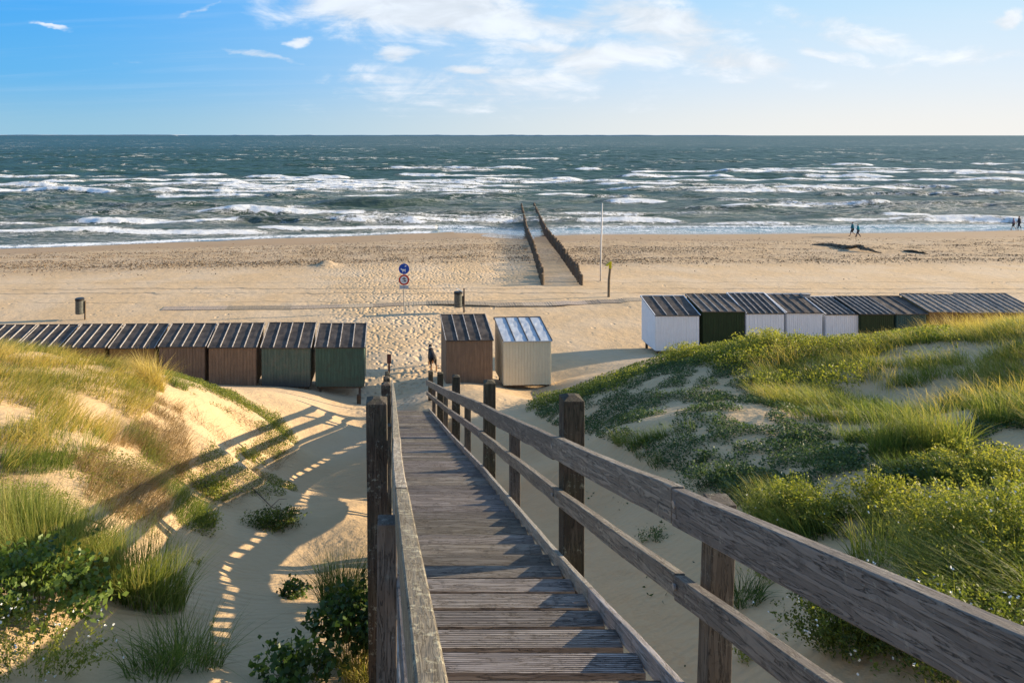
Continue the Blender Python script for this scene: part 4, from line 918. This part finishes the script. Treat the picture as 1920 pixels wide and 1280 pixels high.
def scatter(poly, n_, box, clump=0.0, cs=0.8, seed=0, thr=0.5):
    """points on the ground inside a patch; clump>0 keeps them in patches"""
    r = np.random.default_rng(seed); out = []; tot = 0; tries = 0
    while tot < n_ and tries < 60:
        tries += 1
        x = r.uniform(box[0], box[1], n_*2); y = r.uniform(box[2], box[3], n_*2); zq = ground(x, y)
        px = PX+F*x/y; py = PY+F*(H-zq)/y; k = pip(px, py, poly)
        if clump: nz = fbm(x*cs+seed, y*cs+seed*.7, 3); k &= r.random(len(x)) < np.clip((nz-thr)*clump+.02, 0, 1)
        q = np.stack([x[k], y[k], zq[k]], -1); out.append(q); tot += len(q)
    return np.concatenate(out)[:n_] if out else np.zeros((0, 3))
def grass_stuff(name, label, m, poly, n_, box, h0, h1, lean, az, clump, cs, seed, w_=.008, thr=.5, vb=(0, 1)):
    P = scatter(poly, n_, box, clump, cs, seed, thr); k = len(P); r = np.random.default_rng(seed+50)
    big = fbm(P[:, 0]*.5+seed, P[:, 1]*.5, 3)
    h = r.uniform(h0, h1, k)*(.6+.8*big); vv = np.clip(r.normal(vb[0]+(vb[1]-vb[0])*np.clip((big-.25)*2, 0, 1), .26, k), 0, 1)
    az_ = az + 3.0*(fbm(P[:, 0]*.7+3, P[:, 1]*.7, 2)-.5)+r.normal(0, .6, k)
    V, Fq, v = blades(P-np.array([0, 0, .03]), h, np.full(k, w_), np.abs(r.normal(lean, .3, k)), az_, vv=vv, r=r)
    tag(np_mesh(name, V, Fq, m, attrs=dict(v=v)), label, kind='stuff'); print(name, k)
def leaf_stuff(name, label, m, poly, n_, box, hmax, size, clump, cs, seed, thr=.5, flat=.5):
    P = scatter(poly, n_, box, clump, cs, seed, thr); k = len(P); r = np.random.default_rng(seed+50)
    nz = fbm(P[:, 0]*cs+seed, P[:, 1]*cs+seed*.7, 3); P = P.copy(); P[:, 2] += r.random(k)*hmax*np.clip((nz-thr)*6+.3, .2, 1.2)
    V, Fq, v = leaves(P, r.uniform(size*.6, size*1.3, k), r, np.clip(r.normal(.45, .25, k), 0, 1), flat)
    tag(np_mesh(name, V, Fq, m, attrs=dict(v=v)), label, kind='stuff'); print(name, k)
WIND = R(-10)   # grass leans inland to the right of the frame away from the wind
gold_poly = [(-400, 640), (0, 640), (120, 645), (235, 690), (300, 712), (285, 760), (250, 800), (170, 850), (60, 860), (0, 900), (-400, 1000)]
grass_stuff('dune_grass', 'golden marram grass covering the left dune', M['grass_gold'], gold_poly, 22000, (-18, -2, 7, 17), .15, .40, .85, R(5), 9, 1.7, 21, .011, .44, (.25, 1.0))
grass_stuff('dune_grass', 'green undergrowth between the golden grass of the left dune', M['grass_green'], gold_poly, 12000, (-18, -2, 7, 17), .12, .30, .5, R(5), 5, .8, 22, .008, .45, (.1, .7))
grass_stuff('dry_stalks', 'thin dry stalks scattered over the left dune face', M['straw'], [(240, 730), (330, 730), (360, 860), (300, 980), (120, 960), (0, 940), (0, 870), (180, 850)], 5200, (-9, -1, 6, 17), .10, .38, .9, R(0), 8, 1.1, 23, .007, .50, (.1, .9))
grass_stuff('sparse_grass', 'sparse yellow green shoots on the left dune face', M['grass_green'], [(0, 860), (200, 840), (300, 760), (360, 860), (440, 900), (400, 990), (200, 1010), (0, 1010)], 5200, (-9, -1, 6, 17), .08, .34, .5, R(0), 8, 1.0, 24, .008, .50, (.4, 1))
leaf_stuff('creeping_plants', 'yellow green creeping plants along the left dune edge', M['leaf'], [(300, 700), (400, 725), (520, 780), (560, 830), (500, 890), (440, 860), (500, 820), (440, 780), (330, 730)], 20000, (-8, -1, 9, 22), .18, .036, 8, 1.3, 25, .44)
leaf_stuff('creeping_plants', 'patchy green plants on the lower left dune slope', M['leaf'], [(400, 830), (500, 880), (560, 920), (440, 960), (400, 1010), (330, 990), (340, 900)], 8000, (-6, -1, 6, 18), .14, .028, 9, 1.3, 26, .53)
leaf_stuff('creeping_plants', 'yellowish weeds among the sand at the lower left', M['leaf_yellow'], [(150, 860), (340, 880), (440, 930), (400, 990), (200, 1010), (0, 1010), (0, 900)], 6500, (-8, -1, 5, 14), .18, .026, 9, 1.0, 27, .54)
# right dune
gc_poly = [(985, 768), (1130, 712), (1280, 662), (1420, 640), (1560, 700), (1560, 800), (1560, 920), (1420, 960), (1250, 880), (1120, 820), (1040, 800)]
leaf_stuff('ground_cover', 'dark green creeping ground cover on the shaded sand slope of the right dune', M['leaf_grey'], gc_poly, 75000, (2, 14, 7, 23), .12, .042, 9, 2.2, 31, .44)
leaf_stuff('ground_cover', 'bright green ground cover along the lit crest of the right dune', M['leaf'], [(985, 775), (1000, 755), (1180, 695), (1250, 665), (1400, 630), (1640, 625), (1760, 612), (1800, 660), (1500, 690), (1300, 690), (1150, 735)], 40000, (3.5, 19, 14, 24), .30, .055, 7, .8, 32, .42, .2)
leaf_stuff('ground_cover', 'yellow green herbs on the middle of the right dune', M['leaf_yellow'], [(1300, 680), (1500, 650), (1650, 660), (1600, 760), (1450, 760), (1380, 720)], 12000, (5, 19, 11, 23), .35, .05, 6, .9, 33, .46, .1)
marr = [(1480, 670), (1700, 640), (1760, 600), (1840, 585), (2100, 560), (2100, 860), (1900, 800), (1760, 800), (1650, 800), (1500, 790), (1400, 740), (1420, 700)]
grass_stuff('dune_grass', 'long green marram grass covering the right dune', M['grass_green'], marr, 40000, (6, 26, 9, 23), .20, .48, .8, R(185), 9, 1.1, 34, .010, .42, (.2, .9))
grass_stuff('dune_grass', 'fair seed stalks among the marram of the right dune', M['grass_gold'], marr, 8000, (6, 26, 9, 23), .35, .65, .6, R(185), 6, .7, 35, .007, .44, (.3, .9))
grass_stuff('sparse_grass', 'sparse grass on the shaded lower slope of the right dune', M['grass_green'], [(1150, 830), (1500, 780), (1700, 850), (1900, 830), (1960, 1100), (1700, 1100), (1400, 1000)], 9000, (3, 12, 4, 14), .15, .42, .6, R(180), 7, .9, 36, .008, .50, (.1, .7))
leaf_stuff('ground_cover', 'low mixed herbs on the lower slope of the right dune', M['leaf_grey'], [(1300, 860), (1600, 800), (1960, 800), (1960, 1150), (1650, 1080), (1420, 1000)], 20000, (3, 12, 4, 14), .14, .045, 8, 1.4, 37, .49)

def plant(name, label, cat, px, py, rx, h, kind, n_, leafm, size=.05, lean=.5, az=None, seed=0, flowers=0, nstem=None, group=None, ry=None, wb=.008, vb=.5, loc=None):
    x, y, g = loc or hit(px, py); o = empty(name, (x, y, g), label, cat, group); r = np.random.default_rng(seed+900); ry = ry or rx
    if kind == 'tuft':
        a = r.uniform(0, 2*np.pi, n_); q = np.sqrt(r.random(n_)); P = np.stack([rx*.72*q*np.cos(a), ry*.72*q*np.sin(a), np.zeros(n_)], -1)
        P[:, 2] = ground(P[:, 0]+x, P[:, 1]+y)-g-.02
        azz = np.arctan2(P[:, 1], P[:, 0])+r.normal(0, .7, n_)
        if az is not None:
            mx_ = r.random(n_) < .65; azz = np.where(mx_, r.normal(az, .6, n_), azz)
        V, Fq, v = blades(P, h*r.uniform(.45, 1.05, n_), np.full(n_, wb), np.abs(r.normal(lean, .3, n_)), azz, 6, vv=np.clip(r.normal(vb, .22, n_), 0, 1), r=r)
        np_mesh('blades', V, Fq, leafm, o, dict(v=v)); 
        nd = max(6, n_//10); V, Fq, v = blades(P[:nd], h*r.uniform(.15, .5, nd), np.full(nd, wb), np.abs(r.normal(1.1, .3, nd)), r.uniform(0, 6.28, nd), 4, vv=r.random(nd), r=r); np_mesh('dry_blades', V, Fq, M['straw'], o, dict(v=v))
        return o
    ns = nstem or max(12, n_//45); per = n_//ns; a = r.uniform(0, 2*np.pi, ns); q = np.sqrt(r.random(ns))
    base_ = np.stack([rx*.45*q*np.cos(a), ry*.45*q*np.sin(a), np.zeros(ns)], -1)
    base_[:, 2] = ground(base_[:, 0]+x, base_[:, 1]+y)-g
    q2 = np.clip(q+r.normal(0, .2, ns), 0, 1.15); tip = np.stack([rx*q2*np.cos(a), ry*q2*np.sin(a), base_[:, 2]+h*np.sqrt(np.clip(1.05-(q2*.85)**2, .08, 1))*r.uniform(.6, 1.1, ns)], -1)
    t_ = np.linspace(0, 1, 5)[None, :, None]; sag = np.zeros((ns, 1, 3)); mid = base_[:, None]*(1-t_)+tip[:, None]*t_; mid[:, :, 2] += (h*.12*np.sin(np.pi*t_))[:, :, 0]
    w0 = wb*.8*(1-.7*t_[..., 0]); wa = r.uniform(0, 6.28, (ns, 1)); dx, dy = np.cos(wa)*w0*.5, np.sin(wa)*w0*.5
    V = np.stack([mid+np.stack([-dx, -dy, 0*dx], -1), mid+np.stack([dx, dy, 0*dx], -1)], 2).reshape(-1, 3)
    Fq = ((np.arange(ns)*10)[:, None, None]+(np.arange(4)*2)[None, :, None]+np.array([0, 1, 3, 2])).reshape(-1, 4)
    np_mesh('stems', V, Fq, M['twig'] if kind == 'shrub' else leafm, o, dict(v=np.full(len(V), .6)))
    tt = r.uniform(.12 if kind != 'shrub' else .25, 1.0, (ns, per)); idx = np.clip((tt*4), 0, 3.999); i0 = idx.astype(int); fr_ = (idx-i0)[..., None]
    ii = np.arange(ns)[:, None]; Cc = mid[ii, i0]*(1-fr_)+mid[ii, i0+1]*fr_; Cc = Cc+r.normal(0, size*.75, Cc.shape)*np.array([1, 1, .7]); Cc = Cc.reshape(-1, 3)
    vs_ = np.clip(np.repeat(r.normal(vb, .18, ns), per)+r.normal(0, .14, ns*per), 0, 1)
    V, Fq, v = leaves(Cc, r.uniform(size*.6, size*1.3, len(Cc)), r, vs_, .2, 1.35 if kind == 'shrub' else 2.2); nf = len(Fq)
    if flowers:
        k = r.integers(0, ns, flowers); Cf = tip[k]+r.normal(0, .035, (flowers, 3))
        fl = leaves(np.repeat(Cf, 3, 0)+r.normal(0, .004, (flowers*3, 3)), np.full(flowers*3, .017), r, None, .6, 1.1); V, Fq, v = merge([(V, Fq, v), fl])
    np_mesh('foliage', V, Fq, [leafm, M['flower']], o, dict(v=v), mi=(np.arange(len(Fq)) >= nf).astype(int))
    return o
# left side
plant('grass_tuft', 'tall straw yellow grass tuft on the left dune in front of the amber hut', 'grass tuft', 285, 722, .38, .85, 'tuft', 900, M['grass_gold'], lean=.6, az=R(185), seed=1, vb=.85)
plant('grass_tuft', 'thin green tuft on the dune edge beside the brown huts', 'grass tuft', 330, 722, .4, .4, 'tuft', 350, M['grass_green'], lean=.5, az=R(10), seed=2)
plant('grass_tuft', 'broad upright green grass clump on the sand at the lower left', 'grass tuft', 262, 1120, .62, .80, 'tuft', 1250, M['grass_green'], lean=.34, seed=3, vb=.6, ry=.45, wb=.007)
plant('grass_tuft', 'green and straw grass clump behind the broad-leaved shrub at the lower left', 'grass tuft', 90, 1075, .9, .75, 'tuft', 3600, M['grass_green'], lean=.35, seed=4, vb=.7, ry=.6, wb=.007)
plant('grass_tuft', 'dense straw tinted grass clump left of the broad-leaved shrub', 'grass tuft', 10, 1010, .8, .6, 'tuft', 2200, M['grass_green'], lean=.4, seed=41, vb=.6, ry=.6, wb=.007)
plant('grass_tuft', 'arching dark green grass tuft nearest the bottom of the photo on the left', 'grass tuft', 345, 1245, .42, .50, 'tuft', 430, M['grass_green'], lean=.8, seed=5, vb=.35, wb=.007)
plant('grass_tuft', 'smaller dark grass tuft just left of the arching one', 'grass tuft', 285, 1268, .30, .42, 'tuft', 150, M['grass_green'], lean=.8, seed=6, vb=.45, wb=.007)
plant('grass_tuft', 'slender dark grass tuft growing beside the staircase posts', 'grass tuft', 640, 1135, .33, .75, 'tuft', 620, M['grass_dark'], lean=.38, seed=7, vb=.5, wb=.007)
plant('leafy_shrub', 'broad-leaved dark green shrub at the left edge of the photo', 'shrub', 70, 1150, .72, .55, 'shrub', 2300, M['leaf_dark'], .058, seed=8, nstem=85, ry=.5, vb=.85)
plant('leafy_shrub', 'bright arrow-leaved weed climbing through the grass behind the dark shrub', 'weed', 120, 1090, .55, .5, 'shrub', 900, M['leaf'], .055, seed=81, nstem=40, ry=.4, vb=.6)
plant('leafy_shrub', 'dark leafy shrub against the staircase posts', 'shrub', 670, 1230, .42, .62, 'shrub', 2100, M['leaf_dark'], .06, seed=9, nstem=70, ry=.5, vb=.35)
plant('leafy_shrub', 'small dark leafy sprig on the shaded sand left of the slender tuft', 'shrub', 552, 1118, .24, .17, 'shrub', 330, M['leaf_dark'], .055, seed=10, nstem=16, vb=.4)
plant('leafy_shrub', 'low dark leafy plant at the bottom edge left of the handrail', 'shrub', 560, 1290, .36, .34, 'shrub', 700, M['leaf_dark'], .06, seed=11, nstem=26, vb=.5)
plant('flowering_weed', 'sprawling weed with tiny white flowers in the bottom left corner', 'weed', 60, 1262, .75, .42, 'herb', 2400, M['leaf_yellow'], .028, seed=12, nstem=70, flowers=60, ry=.5, vb=.45, wb=.006)
plant('low_plant', 'low grey green plant on the edge of the staircase shadow', 'plant', 522, 985, .62, .26, 'herb', 2600, M['leaf'], .042, seed=13, nstem=90, ry=.35, vb=.3)
plant('low_plant', 'bright green plant crossed by the railing shadow on the left slope', 'plant', 400, 925, .50, .24, 'herb', 1800, M['leaf'], .04, seed=14, nstem=60, vb=.75)
plant('low_plant', 'small green plant near the top of the left sand slope', 'plant', 385, 985, .30, .2, 'herb', 700, M['leaf'], .036, seed=15, nstem=30, vb=.6)
plant('low_plant', 'tiny seedling alone on the shaded sand', 'plant', 368, 1058, .07, .07, 'herb', 60, M['leaf'], .03, seed=16, nstem=8, vb=.4)
plant('low_plant', 'green plant above the light stripes on the left slope', 'plant', 470, 860, .40, .2, 'herb', 1100, M['leaf'], .04, seed=17, nstem=40, vb=.7)
plant('low_plant', 'yellow grass bunch low beside the handrail at the bottom', 'grass tuft', 690, 1275, .30, .36, 'tuft', 420, M['grass_gold'], lean=.5, seed=18, vb=.4)
plant('dry_bush', 'brown tangle of dry stalks on the left dune face', 'dry bush', 300, 835, .75, .40, 'tuft', 1700, M['straw'], lean=1.0, az=R(-30), seed=19, vb=.5, ry=.9, wb=.006)
# right side
plant('herb_bush', 'bright green upright bush in the middle of the right slope', 'bush', 1500, 985, .58, .52, 'herb', 7500, M['leaf'], .034, seed=20, nstem=170, flowers=20, vb=.55)
plant('herb_bush', 'yellow leaved bush right of the bright green one', 'bush', 1650, 965, .42, .50, 'herb', 3600, M['leaf_yellow'], .036, seed=21, nstem=110, vb=.5)
plant('herb_bush', 'yellow green weed beside the yellow leaved bush', 'bush', 1720, 985, .38, .34, 'herb', 2200, M['leaf_yellow'], .034, seed=22, nstem=70, vb=.35)
plant('herb_bush', 'large bright green bush reaching the right edge of the photo', 'bush', 1880, 1040, .85, .62, 'herb', 12500, M['leaf'], .032, seed=23, nstem=280, flowers=40, vb=.7)
plant('herb_bush', 'light green bush high on the slope at the right edge', 'bush', 1870, 900, .75, .36, 'herb', 7000, M['leaf'], .032, seed=24, nstem=170, vb=.85)
plant('herb_bush', 'dark bush with small white flowers below the handrail', 'bush', 1590, 1215, .46, .50, 'herb', 6500, M['leaf'], .032, seed=25, nstem=170, flowers=110, vb=.22)
plant('herb_bush', 'dark bush in the bottom right corner below the handrail', 'bush', 1800, 1260, .60, .48, 'herb', 7500, M['leaf'], .032, seed=26, nstem=180, flowers=70, vb=.28)
plant('herb_bush', 'dim green bush between the handrail and the large bright bush', 'bush', 1800, 1110, .50, .34, 'herb', 3600, M['leaf'], .032, seed=27, nstem=130, vb=.4)
plant('herb_bush', 'rounded light green bush where the right crest meets the white hut', 'bush', 1283, 678, .85, .55, 'herb', 4600, M['leaf'], .055, seed=28, nstem=120, vb=.9)
plant('herb_bush', 'green bush on the crest in front of the dark green hut', 'bush', 1440, 660, 1.0, .62, 'herb', 4600, M['leaf'], .06, seed=29, nstem=120, vb=.85)
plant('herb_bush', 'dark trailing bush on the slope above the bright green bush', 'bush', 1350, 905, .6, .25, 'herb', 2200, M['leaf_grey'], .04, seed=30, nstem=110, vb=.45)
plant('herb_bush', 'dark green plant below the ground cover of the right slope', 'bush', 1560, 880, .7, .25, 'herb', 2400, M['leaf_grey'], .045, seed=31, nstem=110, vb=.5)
plant('grass_tuft', 'upright reddish based grass tuft standing alone on the sand of the right dune', 'grass tuft', 1758, 852, .48, .75, 'tuft', 950, M['grass_green'], lean=.35, az=R(180), seed=32, vb=.65)
plant('grass_tuft', 'leaning grass tuft left of the lone upright tuft', 'grass tuft', 1680, 852, .45, .75, 'tuft', 950, M['grass_green'], lean=.5, az=R(0), seed=33, vb=.55)
plant('grass_tuft', 'small spiky dark tuft seen between the two rails', 'grass tuft', 1392, 1125, .24, .30, 'tuft', 200, M['grass_dark'], lean=.7, seed=34, vb=.5)
plant('grass_tuft', 'thin grass tuft just above the handrail on the right', 'grass tuft', 1655, 1048, .36, .42, 'tuft', 260, M['grass_green'], lean=.45, seed=35, vb=.6)
plant('grass_tuft', 'green grass tuft beside the lit sand near the right edge', 'grass tuft', 1880, 792, .45, .5, 'tuft', 700, M['grass_green'], lean=.4, seed=36, vb=.5)
plant('grass_tuft', 'bent grass patch hanging over the handrail at the right edge', 'grass tuft', 1840, 1125, .6, .5, 'tuft', 1500, M['grass_green'], lean=1.0, az=R(180), seed=37, vb=.5)
plant('low_plant', 'small low plant on the shaded sand between the handrail and mid rail', 'plant', 1225, 1010, .26, .12, 'herb', 420, M['leaf_grey'], .03, seed=38, nstem=26, vb=.6)
plant('low_plant', 'small yellow green plant seen just below the handrail', 'plant', 1450, 1085, .22, .14, 'herb', 420, M['leaf'], .03, seed=39, nstem=24, vb=.75)
plant('low_plant', 'little green weed beside the mid rail near the bottom', 'plant', 1395, 1235, .12, .13, 'herb', 180, M['leaf'], .028, seed=40, nstem=14, vb=.6)

# ------------------------------------------------------------------ washed-up bits and dry litter
def litter_band(name, label, m, n_, yc, ys, size, seed, hh=.03):
    r = np.random.default_rng(seed); x = r.uniform(-56, 98, n_*4); t_ = r.normal(yc, ys, n_*4); y = t_*shore(x)
    nz = fbm(x*.05+seed, y*.3, 3)*.6+.4*fbm(x*.5, y*.8+seed, 2); k = (nz > .50+.05*r.normal(size=len(x))) & (np.abs(x-11.5-(y-48)*.16) > 1.6); x, y = x[k][:n_], y[k][:n_]
    P = np.stack([x, y, ground(x, y)+hh*r.random(len(x))], -1)
    V, Fq, v = leaves(P, r.uniform(size*.4, size*1.5, len(P)), r, None, .75, 1.5); tag(np_mesh(name, V, Fq, m, attrs=dict(v=v)), label, kind='stuff')
M['weed_bits'] = leafmat('dried weed bits', [(0, (0.06, 0.043, 0.028)), (.6, (0.14, 0.10, 0.06)), (1, (0.30, 0.22, 0.14))], 0.05, .8)
litter_band('weed_litter', 'dark bits of dried weed strewn in a band along the beach', M['weed_bits'], 26000, .765, .058, .125, 71, .02)
litter_band('weed_litter', 'tide line of darker weed fragments higher up the beach', M['weed_bits'], 13000, .668, .018, .14, 72, .02)
P = scatter([(200, 740), (430, 760), (560, 850), (430, 960), (330, 1010), (0, 1010), (0, 880), (200, 850)], 3800, (-8, -1, 6, 20), 6, 1.0, 73, .45); k = len(P); r = np.random.default_rng(74)
V, Fq, v = blades(P, r.uniform(.05, .22, k), np.full(k, .006), r.normal(2.4, .5, k), r.uniform(0, 6.28, k), 3, r=r)
tag(np_mesh('dry_litter', V, Fq, M['straw'], attrs=dict(v=v*.6)), 'dry twigs and stalks lying on the left dune sand', kind='stuff')
P = scatter([(1000, 800), (1300, 860), (1500, 1100), (1560, 1280), (1300, 1280), (1180, 1080)], 110, (1.8, 6, 3, 16), 5, 1.0, 75, .45); k = len(P); r = np.random.default_rng(76)
V, Fq, v = leaves(P+np.array([0, 0, .02]), r.uniform(.02, .07, k), r, None, .5, 2); tag(np_mesh('dry_litter', V, Fq, M['leaf_grey'], attrs=dict(v=v*.4)), 'small leaf litter on the shaded sand right of the staircase', kind='stuff')
def branch(px, py, pts, rad, label):
    x, y, g = hit(px, py); mb = MB(); path = [(a, b, gz1(x+a, y+b)-g+c) for a, b, c in pts]; n_ = len(path)
    mb.tube(path, [rad*(1-.75*i/(n_-1)) for i in range(n_)], 7)
    m_ = path[n_//2]; mb.tube([m_, (m_[0]+.12, m_[1]+.1, m_[2]+.08), (m_[0]+.26, m_[1]+.13, m_[2]+.07)], [rad*.5, rad*.35, rad*.15], 6)
    tag(mb.build('driftwood_branch', M['twig'], loc=(x, y, g), smooth=True), label, 'branch')
branch(130, 975, [(-.1, -.05, .0), (.1, .05, .05), (.32, .08, .09), (.5, .0, .06)], .014, 'thin bare twig lying on the sand above the broad green clump')
branch(232, 930, [(-.1, .15, .0), (.0, .05, .10), (.12, -.1, .12), (.2, -.3, .04)], .013, 'crooked dead twig arching over sand below the dry brown tangle')
branch(500, 945, [(-.35, .4, .02), (-.1, .12, .03), (.1, -.1, .03), (.35, -.3, .02)], .012, 'long dry twig on the slope above the low grey green plant')
